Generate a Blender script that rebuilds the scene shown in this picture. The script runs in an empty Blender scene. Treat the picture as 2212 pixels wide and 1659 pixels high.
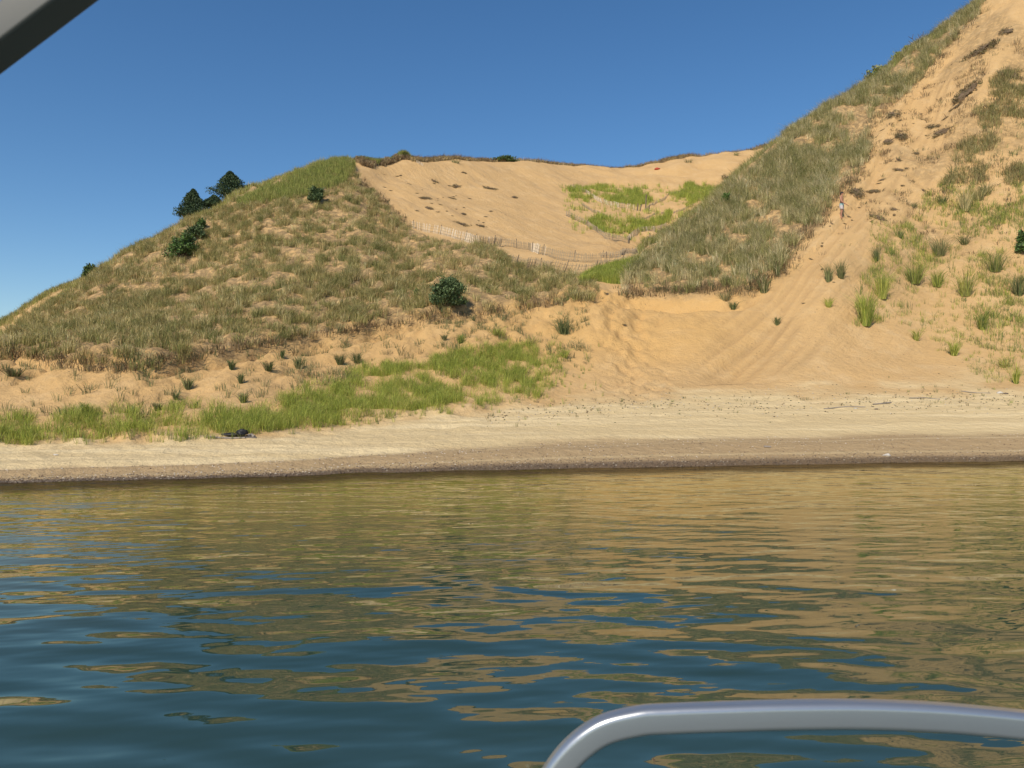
import bpy, math, random
import numpy as np
R = math.radians
rng = np.random.default_rng(11); random.seed(11)
S = bpy.context.scene
C = S.collection
# ------------------------------------------------------------------ camera model (level phone camera with rise)
F, CU, VH, EYE = 1620.0, 1106.0, 845.0, 1.8
cam = bpy.data.cameras.new('camera'); camo = bpy.data.objects.new('camera', cam); C.objects.link(camo)
camo.location = (0, 0, EYE); camo.rotation_euler = (R(90), 0, 0)
cam.sensor_width = 36; cam.lens = 36*F/2212; cam.shift_y = (VH-829.5)/2212
cam.clip_start = .02; cam.clip_end = 20000
cam.dof.use_dof = True; cam.dof.focus_distance = 40; cam.dof.aperture_fstop = 13
S.camera = camo
S.view_settings.view_transform = 'Standard'; S.view_settings.look = 'None'; S.view_settings.exposure = 0.0

# ------------------------------------------------------------------ noise
def _h(i, j, s):
    n = (i.astype(np.int64)*374761393 + j.astype(np.int64)*668265263 + s*974711) & 0xffffffff
    n = ((n ^ (n >> 13))*1274126177) & 0xffffffff
    n = ((n ^ (n >> 15))*2246822519) & 0xffffffff
    return ((n ^ (n >> 16)) & 0xffffff)/float(0xffffff)
def vn(x, y, s=0):
    x = np.asarray(x, float); y = np.asarray(y, float)
    i = np.floor(x); j = np.floor(y); fx = x-i; fy = y-j
    fx = fx*fx*fx*(fx*(fx*6-15)+10); fy = fy*fy*fy*(fy*(fy*6-15)+10)
    a = _h(i, j, s); b = _h(i+1, j, s); c = _h(i, j+1, s); d = _h(i+1, j+1, s)
    return (a*(1-fx)+b*fx)*(1-fy)+(c*(1-fx)+d*fx)*fy
def fbm(x, y, s=0, o=4):
    t = 0; a = .5; n = 0
    for k in range(o):
        t = t+a*vn(x*2**k+k*7.3, y*2**k-k*3.1, s+k*17); n += a; a *= .5
    return t/n
def ss(a, b, x):
    t = np.clip((np.asarray(x, float)-a)/(b-a), 0, 1); return t*t*(3-2*t)
def inpoly(u, v, poly):
    u = np.asarray(u, float); v = np.asarray(v, float); r = np.zeros(u.shape, bool); n = len(poly)
    for i in range(n):
        x1, y1 = poly[i]; x2, y2 = poly[(i+1) % n]
        if y1 == y2: continue
        c = ((y1 > v) != (y2 > v)) & (u < (x2-x1)*(v-y1)/(y2-y1)+x1)
        r ^= c
    return r
def pchip(x, y, q):
    x = np.asarray(x, float); y = np.asarray(y, float); q = np.clip(q, x[0], x[-1])
    h = np.diff(x); d = np.diff(y)/h; n = len(x); m = np.zeros(n)
    for i in range(1, n-1):
        if d[i-1]*d[i] > 0:
            w1 = 2*h[i]+h[i-1]; w2 = h[i]+2*h[i-1]; m[i] = (w1+w2)/(w1/d[i-1]+w2/d[i])
    m[0] = d[0]; m[-1] = d[-1]
    k = np.clip(np.searchsorted(x, q)-1, 0, n-2); t = (q-x[k])/h[k]
    return ((1+2*t)*(1-t)**2)*y[k]+(t*(1-t)**2)*h[k]*m[k]+(t*t*(3-2*t))*y[k+1]+(t*t*(t-1))*h[k]*m[k+1]

# ------------------------------------------------------------------ terrain: bearing columns of (distance, elevation)
WL = [(-900,1060),(-300,1052),(0,1043),(400,1034),(750,1023),(1106,1015),(1500,1008),(1900,1001),(2212,996),(2600,990),(3200,985)]
K1 = [(-900,20,975),(-300,19.5,965),(0,20,958),(400,21,947),(600,22,937),(750,24,922),(870,25.5,903),(1000,27,885),(1150,29,868),(1300,30,857),(1500,31,848),(1720,31.5,843),(2000,32,838),(2212,32,836),(3200,32,830)]
K2 = [(-900,31,765),(-300,31,760),(0,30,768),(200,27.5,797),(330,27.5,797),(400,28.5,785),(500,30,757),(600,32,742),(750,35,720),(870,36.5,702),(1000,38,684),(1150,41,664),(1300,44,622),(1380,44,640),(1500,43,638),(1600,43,625),(1720,44.5,560),(1800,48,475),(1870,54,385),(1920,61,280),(2000,68,180),(2100,72,60),(2212,74,-25),(3200,80,-150)]
K3 = [(-900,40,770),(-300,40,765),(0,40,756),(100,42,722),(200,43,694),(400,46,640),(600,52,552),(750,57,500),(870,52,558),(1000,50,566),(1150,50,585),(1300,49.5,600),(1380,50,586),(1500,51,550),(1600,53,500),(1720,57,420),(1870,64,290),(2000,72,135),(2100,76,30),(2212,78,-50),(3200,86,-170)]
K4 = [(-900,50,800),(-300,50,790),(0,50,742),(43,53,711),(129,58,648),(187,61,605),(300,64,540),(400,67,490),(550,71,420),(650,74,375),(740,76,352),(790,76,372),(830,70,430),(870,64,482),(1000,60,511),(1150,57,545),(1300,56,570),(1380,57,560),(1440,59,525),(1500,61,480),(1600,65,388),(1720,70,292),(1850,74,205),(2000,77,98),(2130,80,6),(2212,82,-72),(3200,92,-200)]
K5 = [(-900,60,800),(-300,60,790),(0,58,772),(129,66,690),(200,69,645),(400,75,530),(550,79,455),(740,78.5,352),(790,77.2,364),(830,74,407),(870,70,438),(1000,66,482),(1150,63,520),(1300,62,553),(1380,63,562),(1440,65,545),(1500,68,520),(1600,74,470),(1720,80,400),(2000,85,180),(2212,90,20),(3200,100,-80)]
K6 = [(-900,76,780),(-300,76,770),(0,76,725),(100,78,665),(200,80,640),(400,86,560),(600,90,480),(740,83,353),(790,78.2,357),(830,80,378),(870,79,386),(1000,81,408),(1150,84,428),(1300,87,442),(1380,89,445),(1500,94,428),(1600,99,398),(1720,104,380),(2000,100,310),(2212,100,200),(3200,110,60)]
K7 = [(-900,88,760),(-300,86,740),(0,84,695),(94,86,637),(200,88,607),(400,94,570),(600,97,480),(740,88,357),(790,80.5,350),(830,84.5,348),(870,88,345),(1000,98,350),(1150,108,361),(1300,116,373),(1380,119,368),(1500,121,352),(1640,122,330),(1720,123,318),(2000,124,330),(2212,124,300),(3200,130,200)]
us = np.unique(np.concatenate([np.arange(-1500, -200, 25), np.arange(-200, 2420, 4.5), np.arange(2420, 3700, 25)]))
ys = np.exp(np.arange(math.log(7), math.log(320), .0052))
NU, NY = len(us), len(ys)
def kk(K): 
    a = np.array(K, float); return pchip(a[:, 0], a[:, 1], us), pchip(a[:, 0], a[:, 2], us)
wv = pchip([a for a, b in WL], [b for a, b in WL], us); w0 = EYE*F/(wv-VH)
w0 = w0 + .5*(fbm(us/110., us*0, 5, 5)-.5)
KY, KZ = [np.full(NU, 5.), w0-5, w0], [np.full(NU, -2.2), np.full(NU, -.55), np.zeros(NU)]
for K in (K1, K2, K3, K4, K5, K6, K7):
    y, v = kk(K); KY.append(y); KZ.append(EYE+(VH-v)/F*y)
KY.append(KY[-1]+14); KZ.append(KZ[-1]-3.5)
KY.append(KY[-1]+60); KZ.append(KZ[-1]*.6-3)
KY.append(KY[-1]*0+330); KZ.append(KZ[-1]*0+4.0)
KY = np.array(KY); KZ = np.array(KZ)
Z = np.zeros((NU, NY)); T = np.zeros((NU, NY))     # T: zone coordinate (0 waterline, 1 toe, 2 scarp edge, 5 crest ...)
for i in range(NU):
    Z[i] = pchip(KY[:, i], KZ[:, i], ys)
    T[i] = np.interp(ys, KY[:, i], np.arange(len(KY))-2.)
def blur(A, r, ax):
    k = np.exp(-.5*(np.arange(-3*r, 3*r+1)/r)**2); k /= k.sum()
    P = np.pad(A, [(3*r, 3*r) if a == ax else (0, 0) for a in (0, 1)], mode='edge'); out = np.zeros_like(A)
    n = A.shape[ax]
    for j, w in enumerate(k): out += w*(P[j:j+n] if ax == 0 else P[:, j:j+n])
    return out
Zb = blur(blur(Z, 3, 1), 4, 0)
wsoft = ss(.3, 1.2, T)
Z = Z*(1-wsoft)+Zb*wsoft
Ug = us[:, None]+0*Z; Yg = ys[None, :]+0*Z; Xg = (Ug-CU)/F*Yg
V0 = VH-(Z-EYE)/Yg*F

LEFT = [(-900,700),(-300,770),(0,744),(43,711),(129,648),(187,604),(300,540),(400,488),(550,418),(650,372),(740,346),(762,352),(775,385),(815,425),(868,470),(880,500),(960,522),(1060,536),(1110,566),(1180,590),(1260,600),(1290,622),(1278,650),(1180,660),(1000,686),(900,702),(700,728),(520,753),(440,770),(330,798),(200,798),(60,772),(0,772),(-300,790),(-900,790)]
RIDGE = [(1345,640),(1352,600),(1385,562),(1440,523),(1500,478),(1600,384),(1720,286),(1850,195),(2000,90),(2135,-10),(2100,40),(2060,85),(2010,150),(1965,190),(1915,235),(1880,290),(1875,340),(1850,385),(1800,430),(1770,480),(1705,545),(1690,590),(1600,636),(1560,615),(1500,636),(1420,628),(1380,615)]
BEACHG = [(-900,975),(-900,925),(0,905),(150,895),(400,878),(500,885),(600,855),(700,822),(820,782),(900,790),(960,768),(1040,735),(1080,720),(1150,735),(1215,750),(1232,790),(1200,850),(1130,868),(1000,888),(850,905),(700,925),(560,934),(440,950),(200,955),(0,962)]
BEACHD = [(440,935),(540,905),(640,860),(740,832),(830,785),(900,785),(980,760),(1060,735),(1120,745),(1190,770),(1200,810),(1120,845),(1000,868),(900,892),(720,918),(600,930)]
SADDLE = [(1255,608),(1285,592),(1330,578),(1385,566),(1372,590),(1345,612)]
BOWL1 = [(1230,412),(1262,402),(1330,408),(1380,410),(1412,430),(1400,447),(1350,445),(1290,430),(1240,432)]
BOWL2 = [(1448,418),(1490,402),(1570,400),(1580,415),(1520,440),(1470,442)]
BOWL3 = [(1255,472),(1300,474),(1400,478),(1480,462),(1478,480),(1420,495),(1380,505),(1330,508),(1280,498)]
def jig(u, v, a=14, sc=34):
    return u+a*(fbm(u/sc, v/sc, 71, 3)-.5)*2, v+a*.7*(fbm(u/sc, v/sc, 93, 3)-.5)*2
def zones(u, v, T, Y):
    ju, jv = jig(u, v)
    d = {}
    d['left'] = inpoly(ju, jv, LEFT) & (T > 1.6) & (T < 5.3) & (Y < 78.5)
    d['ridge'] = inpoly(u, v+4, RIDGE) & (T > 1.7) & (T < 4.6) & (u > 1300) | (inpoly(ju, jv, RIDGE) & (T > 1.5) & (T < 4.2))
    d['green'] = inpoly(ju, jv, BEACHG) & (T < 2)
    return d
zo = zones(Ug, V0, T, Yg)
veg = blur(blur((zo['left'] | zo['ridge']).astype(float), 1, 0), 1, 1)
grn = blur(blur(zo['green'].astype(float), 2, 0), 2, 1)
far = ss(10, 90, Yg)
hum = fbm(Xg/.85, Yg/1.0, 3, 4)
Z += veg*(.28+(.55+.35*far)*(hum-.5))
Z += grn*(.10+.55*(fbm(Xg/1.3, Yg/1.1, 31, 3)-.45))
Z += wsoft*(1.3*(fbm(Xg/9, Yg/9, 41, 3)-.5)*ss(1.2, 2.2, T) + .22*(fbm(Xg/1.9, Yg/1.9, 44, 4)-.5))
# eroded ledge under the vegetated edge on the left and centre
t2 = T-1.0
led = np.exp(-((t2-.93+.05*(fbm(Xg/2.5, Yg/9., 61, 3)-.5)*2)/.05)**2)*(1-ss(1560, 1680, Ug))
Z -= led*(.35+.4*fbm(Xg/3., Yg/3., 52, 3))
rough = ss(.25, .8, t2)*(1-ss(1., 1.15, t2))*(1-ss(1280, 1700, Ug))
Z += rough*.5*(np.abs(fbm(Xg/1.2-Yg*.25, Yg/2.2, 55, 4)-.5)*2-.2)
# fall-line furrows on the open faces
fx = Xg*.74-Yg*.67; ft = Xg*.67+Yg*.74
face = ss(1.02, 1.2, T)*(1-ss(1.97, 2.1, T))*ss(1480, 1700, Ug)
Z += face*(.5*(fbm(fx/2.2, ft/18., 62, 3)-.5)+.14*(fbm(fx/.7, ft/8., 63, 3)-.5))*(.35+.65*ss(.35, .6, fbm(Xg/6, Yg/6, 64, 2)))
rr = ss(1.2, 1.5, T)*ss(1800, 1990, Ug)*(T < 2.6)
Z += rr*.9*(fbm(Xg/2.2, Yg/2.2, 65, 4)-.5)*ss(1.25, 1.6, T)
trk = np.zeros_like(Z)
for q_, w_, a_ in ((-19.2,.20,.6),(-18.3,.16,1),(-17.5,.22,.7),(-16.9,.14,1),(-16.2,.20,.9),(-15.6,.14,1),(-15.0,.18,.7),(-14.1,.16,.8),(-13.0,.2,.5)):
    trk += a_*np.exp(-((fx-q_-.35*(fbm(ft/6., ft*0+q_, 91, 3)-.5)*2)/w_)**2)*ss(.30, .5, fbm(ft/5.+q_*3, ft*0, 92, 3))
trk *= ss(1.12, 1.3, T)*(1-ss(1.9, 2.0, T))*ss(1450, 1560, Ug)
Z -= trk*.13
slide = np.exp(-((Ug-(2105-(V0-60)*.70))/60.)**2)*(T > 1.1)*(T < 2.0)
Z -= slide*.35
bx = Xg*.80+Yg*.60; bt = Xg*.6-Yg*.8
bw = ss(4.05, 4.5, T)*(1-ss(6.9, 7., T))*ss(760, 820, Ug)
Z += bw*(1-ss(1250, 1400, Ug))*(.35*(fbm(bx/2.6, bt/24., 67, 3)-.5)+.06*(fbm(bx/.8, bt/9., 68, 3)-.5))
Z += bw*ss(1200, 1300, Ug)*1.2*(fbm(Xg/4., Yg/2.5, 69, 3)-.5)
# berm lines and footprints on the beach, trodden path through the saddle
berm = ss(.05, .2, T)*(1-ss(.95, 1.1, T))
Z += berm*(.05*np.sin(T*26+4*fbm(Xg/7, Yg/7, 73, 2))*np.exp(-((T-.25)/.2)**2)+.10*(fbm(Xg/.7, Yg/.45, 74, 3)-.5)*ss(.3, .6, T))
path = np.exp(-((Ug-(1310+(V0-620)*.35))/70.)**2)*ss(.8, 1.1, T)*(1-ss(2.3, 2.6, T))
Z += path*.6*(fbm(Xg/.5, Yg/.55, 77, 3)-.5)
Z = np.where(T < 0, np.minimum(Z, -.004), Z)
Vg = VH-(Z-EYE)/Yg*F
Vmin = np.minimum.accumulate(Vg, axis=1)           # for visibility

def zat(u, y):
    i = np.clip(np.interp(u, us, np.arange(NU)), 0, NU-1.001); j = np.clip(np.interp(np.log(y), np.log(ys), np.arange(NY)), 0, NY-1.001)
    i0 = i.astype(int); j0 = j.astype(int); a = i-i0; b = j-j0
    f = lambda A: (A[i0, j0]*(1-a)+A[i0+1, j0]*a)*(1-b)+(A[i0, j0+1]*(1-a)+A[i0+1, j0+1]*a)*b
    return f(Z), f(T), f(Vmin)
def hit(u, v, ymin=0):
    i = int(np.clip(round(float(np.interp(u, us, np.arange(NU)))), 0, NU-1))
    ok = np.nonzero((Vg[i] <= v) & (ys >= ymin) & (T[i] > -.5))[0]
    j = ok[0] if len(ok) else int(np.argmin(Vg[i]))
    y = ys[j]
    return np.array([(u-CU)/F*y, y, float(zat(np.array([u]), np.array([y]))[0][0])])
def ground(x, y):
    u = CU+F*x/y
    return float(zat(np.array([u]), np.array([y]))[0][0])

# ------------------------------------------------------------------ materials
def mat(name): 
    m = bpy.data.materials.new(name); m.use_nodes = True
    nt = m.node_tree; b = nt.nodes['Principled BSDF']
    return m, nt, b
def N(nt, t, **kw):
    n = nt.nodes.new(t)
    for k, v in kw.items(): setattr(n, k, v)
    return n
def plain(name, col, rough=.8, var=.25, scale=8, metal=0, bump=0):
    m, nt, b = mat(name); L = nt.links.new
    tc = N(nt, 'ShaderNodeTexCoord'); no = N(nt, 'ShaderNodeTexNoise'); no.inputs['Scale'].default_value = scale; no.inputs['Detail'].default_value = 5
    L(tc.outputs['Object'], no.inputs['Vector'])
    mx = N(nt, 'ShaderNodeMix', data_type='RGBA'); L(no.outputs['Fac'], mx.inputs[0])
    mx.inputs[6].default_value = [c*(1-var) for c in col]+[1]; mx.inputs[7].default_value = [min(1, c*(1+var)) for c in col]+[1]
    L(mx.outputs[2], b.inputs['Base Color']); b.inputs['Roughness'].default_value = rough; b.inputs['Metallic'].default_value = metal
    if bump:
        bp = N(nt, 'ShaderNodeBump'); bp.inputs['Strength'].default_value = .6; bp.inputs['Distance'].default_value = bump
        L(no.outputs['Fac'], bp.inputs['Height']); L(bp.outputs['Normal'], b.inputs['Normal'])
    return m
def leafmat(name, trans=.25, rough=.65):
    m, nt, b = mat(name); L = nt.links.new
    at = N(nt, 'ShaderNodeAttribute', attribute_name='tint'); L(at.outputs['Color'], b.inputs['Base Color'])
    b.inputs['Roughness'].default_value = rough; b.inputs['Specular IOR Level'].default_value = .25
    tr = N(nt, 'ShaderNodeBsdfTranslucent'); L(at.outputs['Color'], tr.inputs['Color'])
    ms = N(nt, 'ShaderNodeMixShader'); ms.inputs[0].default_value = trans
    L(b.outputs[0], ms.inputs[1]); L(tr.outputs[0], ms.inputs[2]); L(ms.outputs[0], nt.nodes['Material Output'].inputs['Surface'])
    return m
GRASS = leafmat('grass_blades'); LEAF = leafmat('shrub_leaves', .15, .6)
BARK = plain('bark', (.10, .075, .055), .9, .4, 12)
DRIFT = plain('grey_driftwood', (.27, .23, .19), .9, .3, 20)
SLATW = plain('pale_fence_slat', (.66, .55, .40), .8, .25, 6)
SLATG = plain('weathered_fence_slat', (.33, .25, .15), .85, .3, 6)
POSTM = plain('fence_post_wood', (.16, .12, .08), .85, .3, 8)
WIRE = plain('fence_wire', (.20, .17, .14), .6, .1, 8)

# sand
SAND, nt, b = mat('dune_sand'); L = nt.links.new
geo = N(nt, 'ShaderNodeNewGeometry')
def noise(nt, vec, scale, detail=4, rough=.55, sx=None):
    if sx:
        mp = N(nt, 'ShaderNodeMapping', vector_type='TEXTURE'); mp.inputs['Scale'].default_value = [1/q for q in sx[0]]; mp.inputs['Rotation'].default_value = sx[1]
        nt.links.new(vec, mp.inputs['Vector']); vec = mp.outputs[0]
    n = N(nt, 'ShaderNodeTexNoise'); n.inputs['Scale'].default_value = scale; n.inputs['Detail'].default_value = detail; n.inputs['Roughness'].default_value = rough
    nt.links.new(vec, n.inputs['Vector']); return n.outputs['Fac']
def attr(nt, n): return N(nt, 'ShaderNodeAttribute', attribute_name=n).outputs['Fac']
def mix(nt, f, a, c):
    m = N(nt, 'ShaderNodeMix', data_type='RGBA')
    for s, x in ((0, f), (6, a), (7, c)):
        if isinstance(x, (tuple, list)): m.inputs[s].default_value = list(x)+[1]
        elif isinstance(x, (int, float)): m.inputs[s].default_value = x
        else: nt.links.new(x, m.inputs[s])
    return m.outputs[2]
def mth(nt, op, a, c=None, clamp=False):
    m = N(nt, 'ShaderNodeMath', operation=op); m.use_clamp = clamp
    for s, x in ((0, a), (1, c)):
        if x is None: continue
        if isinstance(x, (int, float)): m.inputs[s].default_value = x
        else: nt.links.new(x, m.inputs[s])
    return m.outputs[0]
def ramp(nt, f, lo, hi):
    m = N(nt, 'ShaderNodeMapRange', interpolation_type='SMOOTHSTEP'); m.inputs[1].default_value = lo; m.inputs[2].default_value = hi
    nt.links.new(f, m.inputs[0]); return m.outputs[0]
P = geo.outputs['Position']
n1 = noise(nt, P, .35, 5); n2 = noise(nt, P, 3.2, 6, .65); n3 = noise(nt, P, 22, 4, .7)
c = mix(nt, n1, (.53, .335, .142), (.62, .405, .185))
c = mix(nt, mth(nt, 'MULTIPLY', ramp(nt, n2, .45, .8), .35), c, (.42, .265, .12))
c = mix(nt, mth(nt, 'MULTIPLY', ramp(nt, noise(nt, P, .8, 6, .7), .48, .66), .45), c, (.66, .46, .235))
c = mix(nt, attr(nt, 'ochre'), c, (.61, .355, .11))

bc = mix(nt, n2, (.60, .445, .225), (.72, .555, .30))
band = noise(nt, P, 1.0, 5, .6, ((.12, 1.6, 1), (0, 0, R(4))))
bc = mix(nt, ramp(nt, band, .42, .68), bc, (.78, .61, .34))
c = mix(nt, attr(nt, 'beach'), c, bc)
damp = mix(nt, n2, (.36, .24, .12), (.52, .375, .20))
c = mix(nt, attr(nt, 'damp'), c, damp)
c = mix(nt, attr(nt, 'wet'), c, mix(nt, n3, (.12, .08, .045), (.22, .15, .085)))
lit = mth(nt, 'MULTIPLY', attr(nt, 'litter'), ramp(nt, noise(nt, P, 2.4, 6, .7), .36, .58))
c = mix(nt, mth(nt, 'MULTIPLY', lit, .8), c, (.19, .135, .07))
fur0 = noise(nt, P, 1.0, 4, .6, ((1.6, .10, .4), (0, 0, R(-42))))
c = mix(nt, mth(nt, 'MULTIPLY', mth(nt, 'MULTIPLY', ramp(nt, fur0, .5, .72), attr(nt, 'face')), .35), c, (.40, .26, .12))
fur1 = noise(nt, P, 1.0, 4, .6, ((1.2, .07, .4), (0, 0, R(37))))
c = mix(nt, mth(nt, 'MULTIPLY', mth(nt, 'MULTIPLY', ramp(nt, fur1, .48, .70), attr(nt, 'bowl')), .38), c, (.38, .26, .14))
# small dark twigs and bits
vo = N(nt, 'ShaderNodeTexVoronoi'); vo.inputs['Scale'].default_value = 3.4; L(P, vo.inputs['Vector'])
spk = mth(nt, 'MULTIPLY', mth(nt, 'LESS_THAN', vo.outputs['Distance'], .14), mth(nt, 'GREATER_THAN', noise(nt, P, .9, 3), .56))
c = mix(nt, mth(nt, 'MULTIPLY', spk, mth(nt, 'MULTIPLY', attr(nt, 'bits'), .65)), c, (.14, .09, .05))
c = mix(nt, mth(nt, 'MULTIPLY', attr(nt, 'track_shade'), .38, True), c, (.36, .23, .11))  # slide tracks: disturbed damp sand, plus groove shade painted in as darker colour
# grains
c = mix(nt, mth(nt, 'MULTIPLY', ramp(nt, n3, .5, .75), .16), c, (.25, .17, .10))
L(c, b.inputs['Base Color'])
rg = N(nt, 'ShaderNodeMapRange'); L(attr(nt, 'wet'), rg.inputs[0]); rg.inputs[3].default_value = .95; rg.inputs[4].default_value = .35; L(rg.outputs[0], b.inputs['Roughness'])
b.inputs['Specular IOR Level'].default_value = .2
fur = noise(nt, P, 1.0, 5, .6, ((3.0, .16, .5), (0, 0, R(-42))))
furb = noise(nt, P, 1.0, 5, .6, ((2.6, .12, .5), (0, 0, R(37))))
hgt = mth(nt, 'ADD', mth(nt, 'MULTIPLY', n2, .15), mth(nt, 'MULTIPLY', n3, .012))
hgt = mth(nt, 'ADD', hgt, mth(nt, 'MULTIPLY', mth(nt, 'MULTIPLY', fur, attr(nt, 'face')), .16))
hgt = mth(nt, 'ADD', hgt, mth(nt, 'MULTIPLY', mth(nt, 'MULTIPLY', furb, attr(nt, 'bowl')), .12))
bp = N(nt, 'ShaderNodeBump'); bp.inputs['Strength'].default_value = .9; bp.inputs['Distance'].default_value = 1.0; L(hgt, bp.inputs['Height']); L(bp.outputs[0], b.inputs['Normal'])

def tag(o, label=None, cat=None, group=None, kind=None):
    if label: o['label'] = label
    if cat: o['category'] = cat
    if group: o['group'] = group
    if kind: o['kind'] = kind
    return o
def grid_mesh(name, X, Y, Zz, m, attrs={}):
    nu, ny = X.shape
    co = np.stack([X, Y, Zz], -1).reshape(-1, 3)
    idx = np.arange(nu*ny).reshape(nu, ny)
    q = np.stack([idx[:-1, :-1], idx[1:, :-1], idx[1:, 1:], idx[:-1, 1:]], -1).reshape(-1, 4)
    return raw_mesh(name, co, q, m, attrs, smooth=True)
def raw_mesh(name, co, faces, m, attrs={}, tint=None, smooth=False, parent=None):
    me = bpy.data.meshes.new(name); k = faces.shape[1]
    me.vertices.add(len(co)); me.vertices.foreach_set('co', np.ascontiguousarray(co, np.float32).ravel())
    me.loops.add(faces.size); me.loops.foreach_set('vertex_index', faces.astype(np.int32).ravel())
    me.polygons.add(len(faces)); me.polygons.foreach_set('loop_start', np.arange(0, faces.size, k, dtype=np.int32))
    me.polygons.foreach_set('loop_total', np.full(len(faces), k, np.int32))
    me.polygons.foreach_set('use_smooth', np.full(len(faces), smooth))
    me.update()
    for n, A in attrs.items():
        a = me.attributes.new(n, 'FLOAT', 'POINT'); a.data.foreach_set('value', np.ascontiguousarray(A, np.float32).ravel())
    if tint is not None:
        a = me.attributes.new('tint', 'FLOAT_COLOR', 'POINT')
        a.data.foreach_set('color', np.ascontiguousarray(np.concatenate([tint, np.ones((len(tint), 1))], 1), np.float32).ravel())
    me.materials.append(m)
    o = bpy.data.objects.new(name, me); C.objects.link(o)
    if parent: o.parent = parent
    return o
nb = fbm(Xg/1.5, Yg/1.2, 81, 4)-.5
beach = 1-ss(.78, 1.12, T+nb*.35)
beach = np.maximum(beach, 0)
damp = (1-ss(.26, .36, T+nb*.10))*(.55+.45*ss(.12, .3, np.abs(np.sin(T*23+.7)))) 
wet = np.where(T < 0, 1-.75*ss(-.2, -.8, T), 1-ss(.03, .075, T+nb*.03))
litter = np.maximum(veg, .0)
rim = ss(6.86, 6.93, T)*(T < 8)*(Ug > 780)
litter = np.maximum(litter, rim*.9)
upper = rr*ss(0.45, .6, fbm(Xg/4, Yg/4, 84, 3))*.55
litter = np.maximum(litter, upper)
ochre = np.clip(np.exp(-((Ug-1390)/260.)**2)*ss(1.1, 1.5, T)*(1-ss(1.98, 2.05, T))*1.0+rough*.55, 0, 1)*.8
bits = np.clip(ss(1.75, 2.0, T)*.4*(1-bw)+ss(.7, 1., T)*(1-ss(1.1, 1.25, T))*ss(1100, 1400, Ug)+rough+face*.7+bw*.35*(1-ss(1100, 1300, Ug)), 0, 1)
ter = grid_mesh('dune_ground', Xg, Yg, Z, SAND, dict(beach=beach, damp=damp, wet=wet, litter=litter, track_shade=trk, ochre=ochre*.6, bits=bits, face=face, bowl=bw*(1-ss(1250, 1400, Ug))))
tag(ter, kind='structure')

# ------------------------------------------------------------------ water
WAT, nt, b = mat('lake_water'); L = nt.links.new
nt.nodes.remove(b)
geo = N(nt, 'ShaderNodeNewGeometry'); P = geo.outputs['Position']
def wnoise(scale, sx, rot, detail=1.0, dist=0.0):
    f = noise(nt, P, scale, detail, .5, (sx, (0, 0, R(rot)))); return f
wake = attr(nt, 'wake')
h = mth(nt, 'MULTIPLY', wnoise(1.0, (.45, .85, 1), 8), mth(nt, 'ADD', .075, mth(nt, 'MULTIPLY', wake, .13)))
h = mth(nt, 'ADD', h, mth(nt, 'MULTIPLY', wnoise(1.0, (.95, 2.3, 1), -6), mth(nt, 'ADD', .056, mth(nt, 'MULTIPLY', wake, .050))))
h = mth(nt, 'ADD', h, mth(nt, 'MULTIPLY', wnoise(1.0, (2.2, 6.0, 1), 12), mth(nt, 'SUBTRACT', .021, mth(nt, 'MULTIPLY', wake, .007))))
patch = ramp(nt, noise(nt, P, 1.0, 2, .5, ((.12, .3, 1), (0, 0, R(5)))), .42, .62)
h = mth(nt, 'ADD', h, mth(nt, 'MULTIPLY', mth(nt, 'MULTIPLY', wnoise(1.0, (4, 13, 1), 3, 2), patch), mth(nt, 'SUBTRACT', .008, mth(nt, 'MULTIPLY', wake, .0055))))
bp = N(nt, 'ShaderNodeBump'); bp.inputs['Strength'].default_value = 1; bp.inputs['Distance'].default_value = .55
L(h, bp.inputs['Height'])
gl = N(nt, 'ShaderNodeBsdfGlossy'); gl.inputs['Roughness'].default_value = .015; gl.inputs['Color'].default_value = (1.0, .985, .80, 1); L(bp.outputs[0], gl.inputs['Normal'])
fr = N(nt, 'ShaderNodeFresnel'); fr.inputs['IOR'].default_value = 2.0; L(bp.outputs[0], fr.inputs['Normal'])
df = N(nt, 'ShaderNodeBsdfDiffuse'); L(mix(nt, attr(nt, 'offing'), (.22, .17, .055), mix(nt, noise(nt, P, .25, 3), (.018, .044, .038), (.034, .062, .048))), df.inputs['Color'])
tp = N(nt, 'ShaderNodeBsdfTransparent'); tp.inputs['Color'].default_value = (.62, .58, .50, 1)
m1 = N(nt, 'ShaderNodeMixShader'); L(attr(nt, 'deep'), m1.inputs[0]); L(tp.outputs[0], m1.inputs[1]); L(df.outputs[0], m1.inputs[2])
m2 = N(nt, 'ShaderNodeMixShader'); L(mth(nt, 'MULTIPLY', fr.outputs[0], mth(nt, 'SUBTRACT', 1.0, mth(nt, 'MULTIPLY', attr(nt, 'film'), .72))), m2.inputs[0]); L(m1.outputs[0], m2.inputs[1]); L(gl.outputs[0], m2.inputs[2])
L(m2.outputs[0], nt.nodes['Material Output'].inputs['Surface'])
wy = np.concatenate([[-6000, -600, -60, -8, 0], np.arange(1, 8, .5), np.arange(8, 30, .12), [35, 60, 400, 6000]])
wx = np.concatenate([[-6000, -600, -80], np.arange(-30, 30.1, .4), [80, 600, 6000]])
wy = wy[(wy < 3) | (wy >= 3)]
WX, WY = np.meshgrid(wx, wy, indexing='ij')
uu = CU+F*WX/np.maximum(WY, 1); wz = np.interp(uu, us, w0)
dz = np.where(WY < 3, 5, wz-WY)            # metres out from the shoreline
deep = ss(.5, 3.4, dz)*.97+.03
film = 1-ss(.9, 1.9, dz+.5*(fbm(WX/1.5, WY/.8, 95, 3)-.5))
deep = np.where(WY < 3, 1, deep)
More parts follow.
